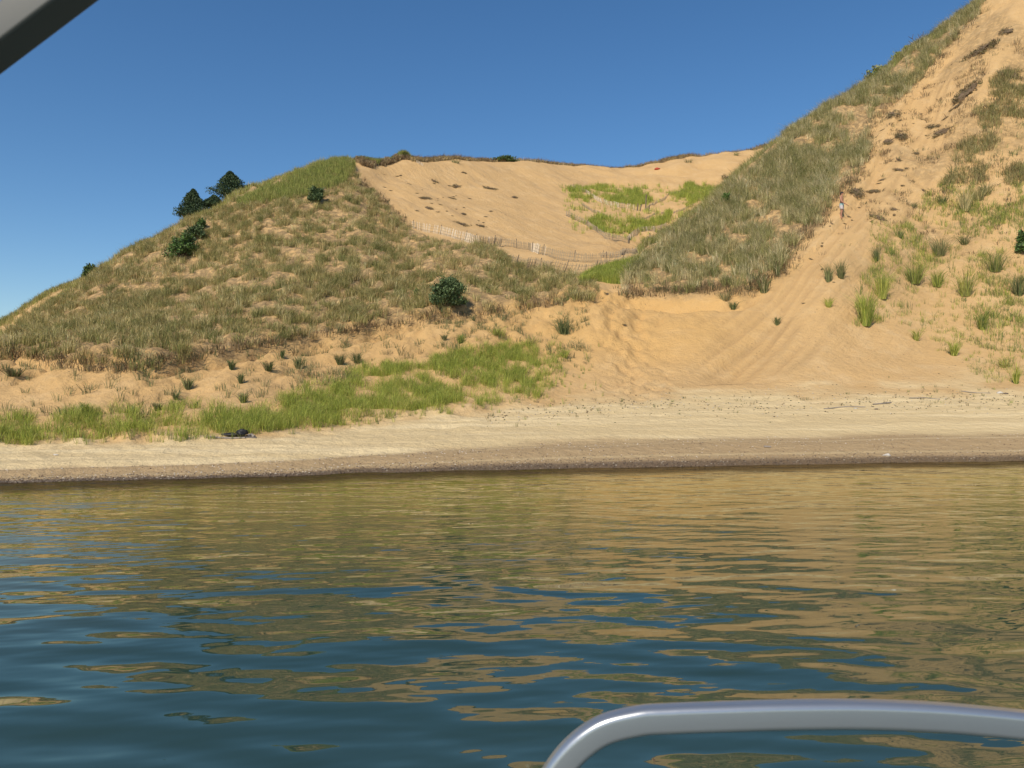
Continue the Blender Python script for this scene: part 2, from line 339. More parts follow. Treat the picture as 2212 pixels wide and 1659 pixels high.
wo = grid_mesh('lake_water', WX, WY, WX*0, WAT, dict(deep=deep, offing=np.where(WY < 3, 1, ss(1.5, 10.5, dz)), film=np.where(WY < 3, 0, film), wake=1-ss(5.0, 9.0, WY))); tag(wo, kind='structure')
# lake bed beyond the dune sheet
bed = raw_mesh('lake_bed', np.array([[-6000, -6000, -2.3], [6000, -6000, -2.3], [6000, 6000, -2.3], [-6000, 6000, -2.3]], float), np.array([[0, 1, 2, 3]]), SAND); tag(bed, kind='structure')

# ------------------------------------------------------------------ grass
def blade_mesh(P, H, n, spread, lean, width, colf, bias=(0, 0)):
    """P tuft bases (N,3); returns co, faces, tint"""
    Nt = len(P); n = int(n); base = np.repeat(P, n, 0); Hh = np.repeat(H, n)*rng.uniform(.55, 1.1, Nt*n); M = len(base)
    a = rng.uniform(0, 2*np.pi, M); r = np.sqrt(rng.uniform(0, 1, M))*np.repeat(np.broadcast_to(spread, (Nt,)), n)
    off = np.stack([np.cos(a)*r, np.sin(a)*r], 1)
    base[:, :2] += off
    dirx = np.cos(a)*.8+rng.normal(0, .5, M)+bias[0]; diry = np.sin(a)*.8+rng.normal(0, .5, M)+bias[1]
    ln = lean*rng.uniform(.2, 1.25, M)*Hh
    mid = base+np.stack([dirx*ln*.35, diry*ln*.35, Hh*.6], 1)
    tip = base+np.stack([dirx*ln, diry*ln, Hh*(1-.25*lean)], 1)
    w = np.broadcast_to(width, (Nt,)); w = np.repeat(w, n)*rng.uniform(.6, 1.4, M)
    b2 = rng.uniform(0, np.pi, M); wd = np.stack([np.cos(b2)*w, np.sin(b2)*w, 0*w], 1)*.5
    base[:, 2] -= .03
    co = np.stack([base-wd, base+wd, mid+wd*.8, mid-wd*.8, tip+wd*.15, tip-wd*.15], 1).reshape(-1, 3)
    k = np.arange(M)[:, None]*6
    fa = np.concatenate([k+np.array([0, 1, 2, 3]), k+np.array([3, 2, 4, 5])], 0)
    col = colf(np.repeat(np.arange(Nt), n), M); tint = np.repeat(col, 6, 0)
    return co, fa, tint
def pal(cols, w, tuftmix=.6, jit=.22, nt_=None):
    cols = np.array(cols, float); w = np.array((list(w)+[1]*len(cols))[:len(cols)], float); w /= w.sum()
    def f(ti, M):
        nT = ti.max()+1
        ct = cols[rng.choice(len(cols), nT, p=w)][ti]; cb = cols[rng.choice(len(cols), M, p=w)]
        c = ct*tuftmix+cb*(1-tuftmix)
        return np.clip(c*np.exp(rng.normal(0, jit, (M, 1))), 0.005, .9)
    return f
DRY = [(.50, .40, .17), (.68, .56, .28), (.29, .265, .085), (.165, .185, .055), (.40, .29, .125)]
OLIVE = [(.54, .445, .22), (.28, .27, .09), (.165, .18, .056), (.72, .60, .36)]
GREEN = [(.32, .37, .06), (.44, .46, .09), (.17, .24, .042), (.50, .46, .14)]
CREST = [(.30, .33, .075), (.40, .36, .12), (.20, .23, .055)]
DARKG = [(.085, .125, .045), (.14, .175, .062), (.28, .26, .115)]
DEAD = [(.23, .16, .085), (.35, .25, .135), (.13, .09, .05), (.43, .32, .18)]
def sample(n, u0, u1, y0, y1):
    y = np.sqrt(rng.uniform(y0**2, y1**2, n)); u = rng.uniform(u0, u1, n)
    z, t, vm = zat(u, y); v = VH-(z-EYE)/y*F
    vis = v < vm+6+9.
    return u, v, y, z, t, vis
def pts(u, y, z): return np.stack([(u-CU)/F*y, y, z], 1)
def stuff(name, parts, label, cat):
    co, fa, ti = [], [], []; k = 0
    for c, f, t in parts:
        co.append(c); fa.append(f+k); ti.append(t); k += len(c)
    o = raw_mesh(name, np.concatenate(co), np.concatenate(fa), GRASS, tint=np.concatenate(ti)); return tag(o, label, cat, kind='stuff')
def patchy(x, y, s, sc, lo, hi): return ss(lo, hi, fbm(x/sc, y/sc, s, 4))
def keep(p): return rng.uniform(0, 1, len(p)) < p

# left hill, dry tussocks
u, v, y, z, t, vis = sample(120000, -420, 1330, 26, 80)
x = (u-CU)/F*y; zz = zones(u, v, t, y)
sparse = np.clip(np.exp(-((u-960)/130)**2-((v-560)/45)**2)*.8+np.exp(-((u-850)/60)**2-((v-460)/50)**2)*.6+np.exp(-((u-640)/130)**2-((v-570)/70)**2)*.45+np.exp(-((u-250)/200)**2-((v-740)/60)**2)*.3, 0, .9)
dens = .12+.88*patchy(x, y, 101, 1.1, .33+sparse*.20, .46+sparse*.18)
d2 = np.clip(.12+.88*patchy(x, y, 102, .55, .36+sparse*.12, .52+sparse*.12), 0, 1)
k = zz['left'] & vis & keep(dens*d2*.95)
crestg = inpoly(*jig(u, v, 10), [(500,455),(520,428),(650,365),(740,340),(770,360),(745,400),(660,425),(580,440)])
k1 = k & ~crestg
cm_ = patchy(x, y, 104, .62, .44, .51)
kc1 = k1 & keep(.05+.62*cm_); kf1 = k1 & keep(np.full(len(u), .19))
hh = .30+.42*fbm(x/3., y/3., 171, 2)
stuff('dry_hill_grass', [
    blade_mesh(pts(u, y, z)[kc1], (hh*rng.uniform(.7, 1.35, len(u)))[kc1], 34, .21, .62, .017, pal(DRY, [2.4, 1.6, 3, 3, 1.4], .75, .25), (.15, 0)),
    blade_mesh(pts(u, y, z)[kf1], rng.uniform(.25, .6, kf1.sum()), 7, .25, .5, .015, pal(DRY, [3, 3, 2, 1, 1.6]), (.15, 0)),
], 'dry tan and olive dune grass covering the whole left hill', 'grass')
k2 = (zz['left'] & vis & crestg & keep(np.full(len(u), .75)))
low = (T*0).sum()
stuff('crest_green_grass', [blade_mesh(pts(u, y, z)[k2], rng.uniform(.4, .75, k2.sum()), 16, .2, .35, .022, pal(CREST, [3, 2, 2]))],
      'short green grass on the top of the left hill beside the sand bowl', 'grass')
# skyline fringe on left crest and back hill
u2 = 765-(rng.uniform(0, 1, 2600)**1.15)*900; kc = np.interp(u2, us, KY[6]); y2 = kc+rng.uniform(-2.2, 1.6, 2600); z2 = zat(u2, y2)[0]
stuff('crest_fringe_grass', [blade_mesh(pts(u2, y2, z2), rng.uniform(.4, .75, 2600), 14, .22, .35, .022, pal(CREST+OLIVE[:2], [2, 2, 1, 2, 1]))],
      'pale green grass fringe along the skyline of the left hill', 'grass')
u2, v2, y2, z2, t2_, vis2 = sample(16000, -300, 240, 62, 96)
kb = (t2_ > 4.6) & (t2_ < 7.6) & keep(.03+.9*ss(6.6, 6.85, t2_)+.10*patchy((u2-CU)/F*y2, y2, 111, 3, .3, .5))
stuff('back_hill_grass', [blade_mesh(pts(u2, y2, z2)[kb], rng.uniform(.4, .8, kb.sum()), 14, .25, .35, .025, pal(DRY+CREST, [1, 1, 2, 2, 1, 2, 1, 2]))],
      'dark low grass on the far hill shoulder at the left edge', 'grass')

# right ridge
u, v, y, z, t, vis = sample(110000, 1320, 2260, 42, 84)
x = (u-CU)/F*y; zz = zones(u, v, t, y)
edge = ss(0, 1, 1)
dens = .05+.95*patchy(x, y, 121, 1.5, .38, .54)
low_ = ss(2.1, 2.9, t); 
k = zz['ridge'] & vis & keep(dens*(.45+.5*low_)*.9)
kd = k & keep(np.full(len(u), .55)) & keep(.15+.85*patchy(x, y, 122, .7, .36, .52))
stuff('ridge_grass', [blade_mesh(pts(u, y, z)[kd], rng.uniform(.5, 1.15, kd.sum()), 32, .22, .6, .018, pal(OLIVE, [2.6, 3, 2.4, 1.8], .7, .25), (-.1, .1))],
      'long pale olive grass covering the ridge right of the sand bowl', 'grass')
# shadier back of the ridge toward the bowl and the green knoll on the skyline
u2 = rng.uniform(1385, 2140, 5200); kc = np.interp(u2, us, KY[6]); y2 = kc+rng.uniform(-1.6, 3.0, 5200); z2 = zat(u2, y2)[0]
stuff('ridge_crest_grass', [blade_mesh(pts(u2, y2, z2), rng.uniform(.5, .95, 5200), 16, .22, .42, .023, pal(OLIVE+CREST, [2, 2, 1, 1, 2, 1, 2]), (-.2, 0))],
      'swept grass fringe along the skyline of the right dune', 'grass')
# saddle
u, v, y, z, t, vis = sample(30000, 1160, 1400, 43, 60)
sd = inpoly(*jig(u, v, 8), SADDLE) & vis
stuff('saddle_green_grass', [blade_mesh(pts(u, y, z)[sd], rng.uniform(.35, .7, sd.sum()), 12, .16, .4, .018, pal(GREEN, [2, 2, 1, 1]))],
      'bright green grass patch at the foot of the snow fence in the saddle', 'grass')
# bowl patches
u, v, y, z, t, vis = sample(60000, 1200, 1610, 62, 112)
bp_ = (inpoly(*jig(u, v, 16, 24), BOWL1) | inpoly(*jig(u, v, 16, 24), BOWL2) | inpoly(*jig(u, v, 16, 24), BOWL3)) & (t > 3.9) & vis & keep((.08+.92*patchy((u-CU)/F*y, y, 131, 1.7, .42, .60))*.6)
sc_ = (inpoly(u, v, [(1210,405),(1420,400),(1590,395),(1560,460),(1400,530),(1230,500)]) & (t > 3.9) & vis & keep(np.full(len(u), .02)))
kk_ = bp_ | sc_
stuff('bowl_green_grass', [blade_mesh(pts(u, y, z)[kk_], rng.uniform(.35, .9, kk_.sum()), 13, .22, .4, .026, pal(GREEN, [2, 2, 1, .5]))],
      'green grass patches growing behind the fences inside the sand bowl', 'grass')
# rim dead turf
u2 = rng.uniform(775, 1660, 16000); kc = np.interp(u2, us, KY[9]); y2 = kc+rng.uniform(-4.5, 1.5, 16000)+2*(fbm(u2/14, u2*0, 88, 3)-.5); z2 = zat(u2, y2)[0]
pr = np.interp(u2, [775, 890, 900, 1050, 1060, 1140, 1160, 1180, 1400, 1425, 1440, 1500, 1510, 1580, 1600, 1660], [1, 1, .8, .8, .3, .2, .5, .9, .9, .3, .8, .8, .15, .2, .15, .6])
kq = keep(pr*.8) & ~((u2 < 892) & (y2 < kc-.6))
isg = u2 < 890
stuff('rim_turf', [blade_mesh(pts(u2, y2, z2)[kq & ~isg], rng.uniform(.25, .75, (kq & ~isg).sum()), 11, .3, .8, .045, pal(DEAD+DRY[:2], [3, 3, 1.5, 3, 2, 1])),
                   blade_mesh(pts(u2, y2, z2)[kq & isg], rng.uniform(.45, .8, (kq & isg).sum()), 14, .2, .4, .026, pal(CREST, [3, 2, 2]))],
      'brown dead turf hanging along the rim of the sand bowl', 'turf')
# overhang of roots left of the bowl
nn = 1500; u2 = rng.uniform(762, 893, nn); kc = np.interp(u2, us, KY[9]); y2 = kc-rng.uniform(.2, 2.2, nn); z2 = zat(u2, y2)[0]
hz_ = fbm(u2/9., u2*0, 91, 4); kh = keep(ss(.30, .5, hz_))
c1 = blade_mesh(pts(u2, y2, z2+.1+.85*hz_*rng.uniform(.3, 1.2, nn))[kh], (-.35-.8*rng.uniform(0, 1, nn)**2)[kh], 13, .3, .5, .028, pal(DEAD+OLIVE[:1], [3, 3, 2, 1.2, .8], .75, .35), (0, -.5))
nn = 2600; u3 = np.where(rng.uniform(0, 1, nn) < .35, rng.uniform(856, 890, nn), rng.uniform(755, 893, nn)); y3 = np.interp(u3, us, KY[9])+rng.uniform(-1.1, 1.5, nn); z3 = zat(u3, y3)[0]+.12
bumpz = .62*np.exp(-((u3-872)/11)**2)
c2 = blade_mesh(pts(u3, y3, z3+bumpz), rng.uniform(.4, .7, nn), 14, .2, .4, .026, pal(CREST, [3, 2, 2]))
stuff('hanging_root_fringe', [c1, c2], 'dark fringe of hanging roots under the green turf left of the bowl', 'roots')

# beach grass
u, v, y, z, t, vis = sample(120000, -420, 1260, 19, 36)
x = (u-CU)/F*y; zz = zones(u, v, t, y)
dn = inpoly(*jig(u, v, 20, 50), BEACHD)
lf = ss(620, 480, u)
dens = np.where(dn, np.where(u > 760, .12, .5)+np.where(u > 760, .88, .5)*patchy(x, y, 143, .8, .36, .54), .04+.8*patchy(x, y, 141, .8, .42, .56)*(1+.5*lf))*(.45+.55*patchy(x, y, 142, .5, .3, .5))
ed_ = inpoly(*jig(u, v, 34, 60), BEACHG)
k = zz['green'] & vis & keep(dens*np.where(dn, .34, np.where(ed_, .19, .07)))
stuff('beach_grass', [blade_mesh(pts(u, y, z)[k], rng.uniform(.22, .60, k.sum()), 18, .12, .75, .0085, pal(GREEN, [3, 3, 2, 1.3], .45), (.12, 0))],
      'bright green beach grass band between the beach and the left bluff', 'grass')
# small sprouts in front of it
def near_line(n, pl, jy, u0, u1):
    u = rng.uniform(u0, u1, n); v = np.interp(u, [p[0] for p in pl], [p[1] for p in pl])+rng.uniform(-jy, jy, n); return u, v
su, sv = near_line(150, [(0,958),(200,955),(440,946),(560,938),(700,925),(850,905),(1000,888),(1130,870),(1260,800)], 8, -20, 1230)
sp = np.array([hit(a, b_) for a, b_ in zip(su, sv)])
su2 = rng.uniform(1130, 1310, 45); sv2 = rng.uniform(740, 880, 45); sp = np.concatenate([sp, np.array([hit(a, b_) for a, b_ in zip(su2, sv2)])])
stuff('grass_sprouts', [blade_mesh(sp, rng.uniform(.15, .38, len(sp)), 8, .04, .5, .010, pal(GREEN+DARKG, [2, 2, 1, 1, 1, 1, 1]))],
      'thin young grass sprouts dotted along the lower edge of the green band', 'grass')
# scarp tufts on the left bluff
u, v, y, z, t, vis = sample(26000, -300, 1270, 20, 46)
x = (u-CU)/F*y
k = (t > 1.25) & (t < 1.97) & vis & keep(patchy(x, y, 151, 1.3, .40, .60)*.26+.03) & ~inpoly(u, v, BEACHD)
k &= ~((u < 560) & (t > 1.35) & keep(np.full(len(u), .6)))
stuff('bluff_sparse_tufts', [blade_mesh(pts(u, y, z)[k], rng.uniform(.15, .5, k.sum()), 15, .13, .8, .013, pal(DARKG+DEAD[:2]+OLIVE[:1], [3, 2, 1, 1, 1, 1]))],
      'sparse grey-green tufts scattered over the orange sand bluff', 'grass')
# right dune: patches of thin grass, yellow-green and dry
u, v, y, z, t, vis = sample(60000, 1780, 2420, 31, 74)
x = (u-CU)/F*y
RG = [(1840,700),(1850,640),(1875,580),(1900,520),(1990,450),(2030,400),(2070,330),(2110,240),(2150,170),(2212,150),(2500,100),(2500,900),(2212,830),(2180,770),(2060,745),(2000,730),(1930,690),(1860,710)]
RP = patchy(x, y, 161, 2.3, .46, .64)
k = inpoly(*jig(u, v, 16), RG) & (t > 1.05) & (t < 2.3) & vis
up = ss(560, 300, v)
kg = k & keep((RP*(.42+.35*up)*(.25+.75*patchy(x, y, 162, .8, .4, .56))+.025))
stuff('right_slope_grass', [blade_mesh(pts(u, y, z)[kg & (v > 400)], rng.uniform(.28, .62, (kg & (v > 400)).sum()), 12, .16, .5, .014, pal(GREEN+DARKG+DRY[:1], [2, 2, 2, 1, 2, 1, 1, 1])),
                            blade_mesh(pts(u, y, z)[kg & (v <= 400)], rng.uniform(.35, .7, (kg & (v <= 400)).sum()), 14, .22, .6, .022, pal(DRY+DARKG+DEAD[:2], [2, 1, 2, 2, 2, 1, 1, 1, 1]))],
      'thin yellow-green and dry grass scattered over the sand of the right dune', 'grass')
u, v, y, z, t, vis = sample(30000, 1700, 2330, 40, 74)
x = (u-CU)/F*y
cl = (t > 1.25) & (t < 2.15) & vis & (v < 560) & (v > 1000-u*.36-120) & keep(.012+.22*patchy(x, y, 181, 1.5, .50, .66)*ss(560, 380, v))
stuff('slope_dead_stems', [blade_mesh(pts(u, y, z)[cl], rng.uniform(.12, .42, cl.sum()), 12, .22, 1.2, .026, pal(DEAD+DARKG[:1]+DRY[:1], [3, 2.5, 2.5, 2, 1, 1], .7, .3))],
      'scattered dead brown stems and roots over the upper sand of the right dune', 'dead grass')
u, v, y, z, t, vis = sample(26000, 1880, 2330, 32, 50)
cl = (t > 1.02) & (t < 1.8) & vis & (v > 470) & (v < 850) & (v < 650+(u-1850)*.62) & keep(.02+.06*patchy((u-CU)/F*y, y, 183, 1.6, .42, .6))
stuff('slope_thin_sprouts', [blade_mesh(pts(u, y, z)[cl], rng.uniform(.18, .42, cl.sum()), 9, .08, .8, .010, pal(GREEN+DARKG+DRY[:1], [2, 2, 1.5, 1.5, 1, 1, 1, 1]))],
      'thin sprouts of young grass dotted over the lower sand at far right', 'grass')
# thatch at eroded edges
def edge_pts(poly, n, j):
    d = []
    for i in range(len(poly)-1):
        a = np.array(poly[i]); b_ = np.array(poly[i+1]); L_ = np.linalg.norm(b_-a)
        for q in range(int(L_/9*n)+1): d.append(a+(b_-a)*random.random()+np.array([random.gauss(0, j), random.gauss(0, j*.6)]))
    return d
ep = edge_pts([(1278,650),(1180,660),(1000,686),(900,702),(700,728),(520,753),(440,770),(330,798),(200,798),(60,772),(0,772)], 1.6, 8)
ep += edge_pts([(2120,20),(2060,85),(2010,150),(1965,190),(1915,235),(1880,290),(1875,340),(1850,385),(1800,430),(1770,480),(1705,545),(1690,590),(1600,636),(1540,628),(1420,632),(1345,640)], 5, 9)
ep += edge_pts([(775,385),(815,425),(868,470),(880,500)], 3, 4)
epp = np.array([hit(*p) for p in ep])
stuff('edge_thatch', [blade_mesh(epp, rng.uniform(.2, .5, len(epp)), 14, .3, .9, .024, pal(DEAD+DARKG[:1], [3, 2, 3, 1, 2]), (0, -.3))],
      'brown matted thatch and roots along the eroded edges of the grass', 'thatch')

# ------------------------------------------------------------------ individual tufts
def empty(name, loc, rz=0):
    o = bpy.data.objects.new(name, None); C.objects.link(o); o.location = loc; o.rotation_euler = (0, 0, rz); o.empty_display_size = .2; return o
def tuft(u, v, wpx, hpx, palette, label, name='grass_tuft', cat='grass tuft', n=90, lean=.55, group=None):
    p = hit(u, v); s = p[1]/F; H = hpx*s*1.1; W = wpx*s*.5
    co, fa, ti = blade_mesh(np.zeros((1, 3)), np.array([H*1.05]), n, W*.30, min(1.5, 1.15*W/max(H, .01)), .016+.0001*p[1], pal(palette, [1]*len(palette), .3))
    o = raw_mesh(name, co, fa, GRASS, tint=ti); o.location = p; tag(o, label, cat, group); return o
for a in [
 (1217,723,58,40,DARKG,'big spiky green tuft alone on orange sand left of the path'),
 (1790,610,32,38,DARKG,'left one of two dark blue-green tufts touching on the slide sand'),
 (1817,604,36,40,DARKG,'right one of two dark blue-green tufts touching on the slide sand'),
 (1894,565,24,30,DARKG,'narrow dark tuft on sand above the bright green clump'),
 (1945,518,22,18,DARKG+GREEN[:1],'small tuft on sand high above the two dark tufts'),
 (1679,702,20,18,DARKG,'small dark tuft alone in the middle of the slide sand'),
 (1790,664,34,22,GREEN,'light green tuft below the two dark touching tufts'),
 (1650,633,44,40,DARKG+OLIVE,'tall dark tuft at the lower right end of the ridge grass'),
 (1680,600,28,28,DARKG+OLIVE,'upright tuft at the edge of ridge grass above the slide'),
 (1620,608,22,20,DARKG,'round dark tuft between the ridge grass and the slide'),
 (1567,650,48,22,DARKG+OLIVE[:1],'wide low tuft with pale flowers under the ridge grass'),
 (1583,669,34,20,DARKG,'grey-green spiky tuft just below the ridge grass edge'),
 (2030,553,60,42,DARKG+OLIVE[:1],'large grey-green tussock on the right slope'),
 (2083,535,42,22,DARKG,'low wide tuft right of the large grey-green tussock'),
 (2085,460,46,50,DARKG+DRY[:2],'tall dry-tipped tussock above the large grey-green one'),
 (2115,440,46,32,DARKG+DRY[:1],'bushy flowered tussock high on the right slope'),
 (2035,445,44,22,DARKG,'flat dark tuft high on the right slope beside the slide'),
 (1975,450,24,14,DARKG,'small round dark green plant beside the slide tracks'),
 (2130,425,50,30,OLIVE+DARKG,'olive tussock near the right edge, upper slope'),
 (1905,650,56,60,GREEN,'upper bright green clump of the pair on the right slope'),
 (1870,706,56,74,GREEN,'lower bright green clump, tallest on the right slope'),
 (1975,618,66,48,DARKG+GREEN[:1],'dense dark green flowered tussock in the middle of right slope'),
 (2025,622,46,40,DARKG+GREEN,'mid-green tussock just right of the dense dark one'),
 (2085,640,56,56,GREEN+DARKG,'broad yellow-green clump on the right slope'),
 (2122,715,46,40,GREEN+DARKG[:1],'leaning green tuft on the lower right slope'),
 (1980,735,30,26,GREEN,'thin green tuft at the lower edge of the right slope grass'),
 (2060,770,40,34,GREEN+DRY[:1],'thin yellowish tuft over the smooth sand apron'),
 (2168,795,40,26,GREEN+DRY[:1],'isolated thin tuft near the right edge of the sand apron'),
 (2195,830,26,34,GREEN+DRY[:1],'lowest thin tuft near the right edge above the beach'),
 (2150,590,60,46,GREEN+DARKG,'tall mixed green clump near the right edge'),
 (2200,640,50,50,DARKG+DRY[:1],'dull green clump cut by the right edge'),
 (183,900,28,30,DARKG+GREEN[:1],'blue-grey spiky tuft rising above the left beach grass'),
 (405,845,34,28,DARKG,'dark tuft in the bluff sand right of bare slope'),
 (340,888,28,20,DARKG,'dark green tuft at the top of the left beach grass'),
 (380,865,22,18,DARKG,'small dark tuft left of the darker bluff tuft'),
 (645,797,40,30,DARKG+OLIVE[:1],'dark tuft in middle of the bluff above the green band'),
 (770,787,44,26,DARKG+OLIVE[:1],'wide dark tuft on the bluff at the top of the green band'),
 (735,790,40,26,DARKG+DEAD[:1],'brownish dark tuft beside the wide dark tuft on the bluff'),
 (610,775,22,18,DARKG,'small dark tuft high on the bluff sand'),
 (580,803,46,24,DARKG+DEAD[:1],'low brown-green tuft on the mid bluff'),
 (500,800,22,22,DARKG,'lone tuft below the grassy hill edge on bluff'),
 (525,870,30,24,DARKG+GREEN[:1],'olive tuft in white sand at the left of green band'),
 (520,830,24,24,DARKG,'narrow grey-green tuft on steep bluff sand'),
 (1070,728,46,18,GREEN+DARKG[:1],'low leafy green tuft at the top of the green band'),
 (995,742,30,22,GREEN+DARKG[:1],'green tuft left of the low leafy tuft'),
 (960,735,22,14,DARKG,'small dark tuft above the green band'),
 (30,815,70,24,DEAD+DARKG,'brownish grass mat at the far left bluff'),
 (1220,775,32,22,GREEN+OLIVE[:1],'pale tuft at the right end of the green band'),
 (1655,310,60,8,DARKG,'dark low grass on the skyline where bowl rim meets ridge'),
 (985,352,46,10,DARKG+CREST[:1],'greenish tuft on the bowl rim left of the bush'),
 (1487,352,40,10,DARKG+DEAD[:1],'dark tuft on the bowl rim right of centre'),
 (1590,338,30,9,DARKG+CREST[:1],'small green tuft on the far right rim of the bowl'),
]:
    tuft(*a, n=int(60+a[2]*a[3]*.05))

# ------------------------------------------------------------------ dead sod clumps slid down the faces
def sod_mesh(s):
    import bmesh
    bm = bmesh.new(); bmesh.ops.create_icosphere(bm, subdivisions=4, radius=1)
    for vt in bm.verts:
        c_ = vt.co; n_ = float(fbm(np.array([c_.x*2.6+s*5]), np.array([c_.y*2.6+c_.z*1.5]), 200+s, 4)[0])
        c_ *= max(.15, (n_-.30)*3.0)*.62; c_.z *= .22
    me = bpy.data.meshes.new('sod'); bm.to_mesh(me); bm.free(); return me
SODM = plain('dark_sod', (.15, .10, .055), .95, .65, 9, bump=.05)
sods = []
for s in range(6):
    me = sod_mesh(s); me.materials.append(SODM); nst = 70
    a_ = rng.uniform(0, 6.28, nst); r_ = np.sqrt(rng.uniform(0, 1, nst)); kp = fbm(np.cos(a_)*r_*1.4+s*9, np.sin(a_)*r_*1.4, 220+s, 2) > .42
    b0 = np.stack([np.cos(a_)*r_*1.05, np.sin(a_)*r_, np.full(nst, -.02)], 1)[kp]
    co, fa, ti = blade_mesh(b0, np.full(len(b0), .26), 8, .12, 1.5, .035, pal(DEAD+DARKG[:2], [3, 3, 3, 1, 1.5, 1.5]))
    o2 = raw_mesh('dry_stems', co, fa, GRASS, tint=ti); sods.append((me, o2.data)); bpy.data.objects.remove(o2)
def normal_at(x, y):
    e = .6; zx = (ground(x+e, y)-ground(x-e, y))/(2*e); zy = (ground(x, y+e)-ground(x, y-e))/(2*e)
    from mathutils import Vector
    return Vector((-zx, -zy, 1)).normalized()
def sod(u, v, wpx, label, group=None):
    from mathutils import Vector, Quaternion
    p = hit(u, v); s = wpx*.43*p[1]/F; k = random.randrange(6)
    o = bpy.data.objects.new('sod_clump', sods[k][0]); C.objects.link(o); o.location = p+np.array([0, 0, .02])
    q = Vector((0, 0, 1)).rotation_difference(normal_at(p[0], p[1]))
    o.rotation_mode = 'QUATERNION'; o.rotation_quaternion = q @ Quaternion((0, 0, 1), random.uniform(0, 6.28))
    o.scale = (s, s*random.uniform(.5, .8), s*random.uniform(.6, 1.0))
    c_ = bpy.data.objects.new('dry_stems', sods[k][1]); C.objects.link(c_); c_.parent = o
    tag(o, label, 'sod clump', group)
for a in [(2064,234,34,'round black sod clump high on the slide of the right dune'),(2175,69,50,'long dark sod ledge near the top right corner'),
 (2014,275,44,'dark brown sod clump beside the slide tracks, middle of a cluster'),(2032,290,60,'largest flat sod mat beside the slide tracks'),
 (2040,258,20,'small sod clump directly above the largest flat mat'),(2181,164,72,'wide grey root mat below the top right corner'),
 (1947,296,60,'twiggy brown mat between ridge grass and slide'),(1941,348,34,'rounded brown clump above the sand gully'),(1942,368,30,'lower brown clump above the sand gully'),
 (1888,416,36,'grey stem clump above the walking man'),(1897,474,52,'rusty brown sod slab right of the walking man'),
 (1994,413,18,'tiny dark clump at the right of the slide tracks'),(1932,453,22,'small olive clump lower on the slide'),
 (1850,428,60,'brown matted clump just right of the walking man'),(1979,335,22,'small clump left of the parallel slide tracks'),(1906,392,20,'small upright clump left of the slide tracks'),
 (1920,310,50,'thick brown root clump at the edge of the ridge'),(2120,110,90,'broad mossy brown mat high on the right dune'),(2090,205,90,'long brown mat crossing the upper slide'),
 (1930,250,50,'dark root tangle beneath the ridge grass'),
 (921,429,36,'dark twiggy clump on the left wall of the bowl'),(986,404,30,'clump of dead turf high on left bowl wall'),(1058,409,40,'grey twig heap in the middle of left bowl wall'),
 (1001,375,16,'small dead clump just beneath the bowl rim'),(1111,427,26,'flat dead clump at the centre of the bowl sand'),(1001,463,26,'dead clump low on the left bowl wall'),
 (997,486,44,'long dark debris streak above the fence in the bowl'),(939,393,26,'thin dead clump near the left bowl rim'),(927,451,28,'flat clump above the left end of the fence'),
 (1040,490,30,'thin dark debris on the lower bowl wall'),(978,430,24,'small dead clump in the middle of left bowl wall'),(1572,389,44,'grey heap on the right sand of the bowl'),
 (1352,706,20,'small dark twig pile in the sand of the path'),(1312,636,24,'dead plant standing in the path at the saddle')]:
    sod(*a)
for i in range(46):
    f = random.random(); uu_ = 2110-f*420+random.gauss(0, 45); vv_ = 60+f*600+random.gauss(0, 25)
    if uu_ > 1700: sod(uu_, vv_, random.uniform(6, 15), 'little dark sod crumb strewn down the slide of the right dune', 'sod crumbs on the right slide')
for i in range(30):
    f = random.random(); sod(860+f*210+random.gauss(0, 25), 395+f*95+random.gauss(0, 22), random.uniform(6, 14), 'little dark crumb of turf strewn on the left wall of the bowl', 'turf crumbs on the bowl wall')

# ------------------------------------------------------------------ shrubs and trees
def leaf_cloud(pts_, size, cols, up=.3):
    n = len(pts_); a = rng.normal(0, 1, (n, 3)); a[:, 2] += up; a /= np.linalg.norm(a, axis=1)[:, None]
    b_ = np.cross(a, rng.normal(0, 1, (n, 3))); b_ /= np.linalg.norm(b_, axis=1)[:, None]
    s = size*rng.uniform(.6, 1.4, (n, 1))
    co = np.stack([pts_-b_*s*.3, pts_+b_*s*.3, pts_+a*s+b_*s*.12, pts_+a*s-b_*s*.12], 1).reshape(-1, 3)
    fa = np.arange(n*4).reshape(n, 4)
    cc = np.array(cols)[rng.integers(0, len(cols), n)]*np.exp(rng.normal(0, .25, (n, 1)))
    return co, fa, np.repeat(cc, 4, 0)
def limb(p0, p1, r0, r1, k=6):
    p0 = np.array(p0, float); p1 = np.array(p1, float); d = p1-p0; d /= np.linalg.norm(d)+1e-9
    a = np.cross(d, [0.3, .8, .1]); a /= np.linalg.norm(a); b_ = np.cross(d, a)
    an = np.linspace(0, 2*np.pi, k, endpoint=False)
    r = lambda p, q: [p+q*(math.cos(t_)*a+math.sin(t_)*b_) for t_ in an]
    co = np.array(r(p0, r0)+r(p1, r1)); fa = np.array([[i, (i+1) % k, k+(i+1) % k, k+i] for i in range(k)])
    return co, fa
def join(parts):
    co, fa, k = [], [], 0
    for c_, f in parts: co.append(c_); fa.append(f+k); k += len(c_)
    return np.concatenate(co), np.concatenate(fa)
JUN = [(.055, .090, .034), (.085, .13, .048), (.14, .185, .075)]
PINE = [(.030, .056, .026), (.048, .080, .034), (.08, .115, .05)]
BRD = [(.10, .18, .04), (.15, .24, .055), (.07, .12, .03)]
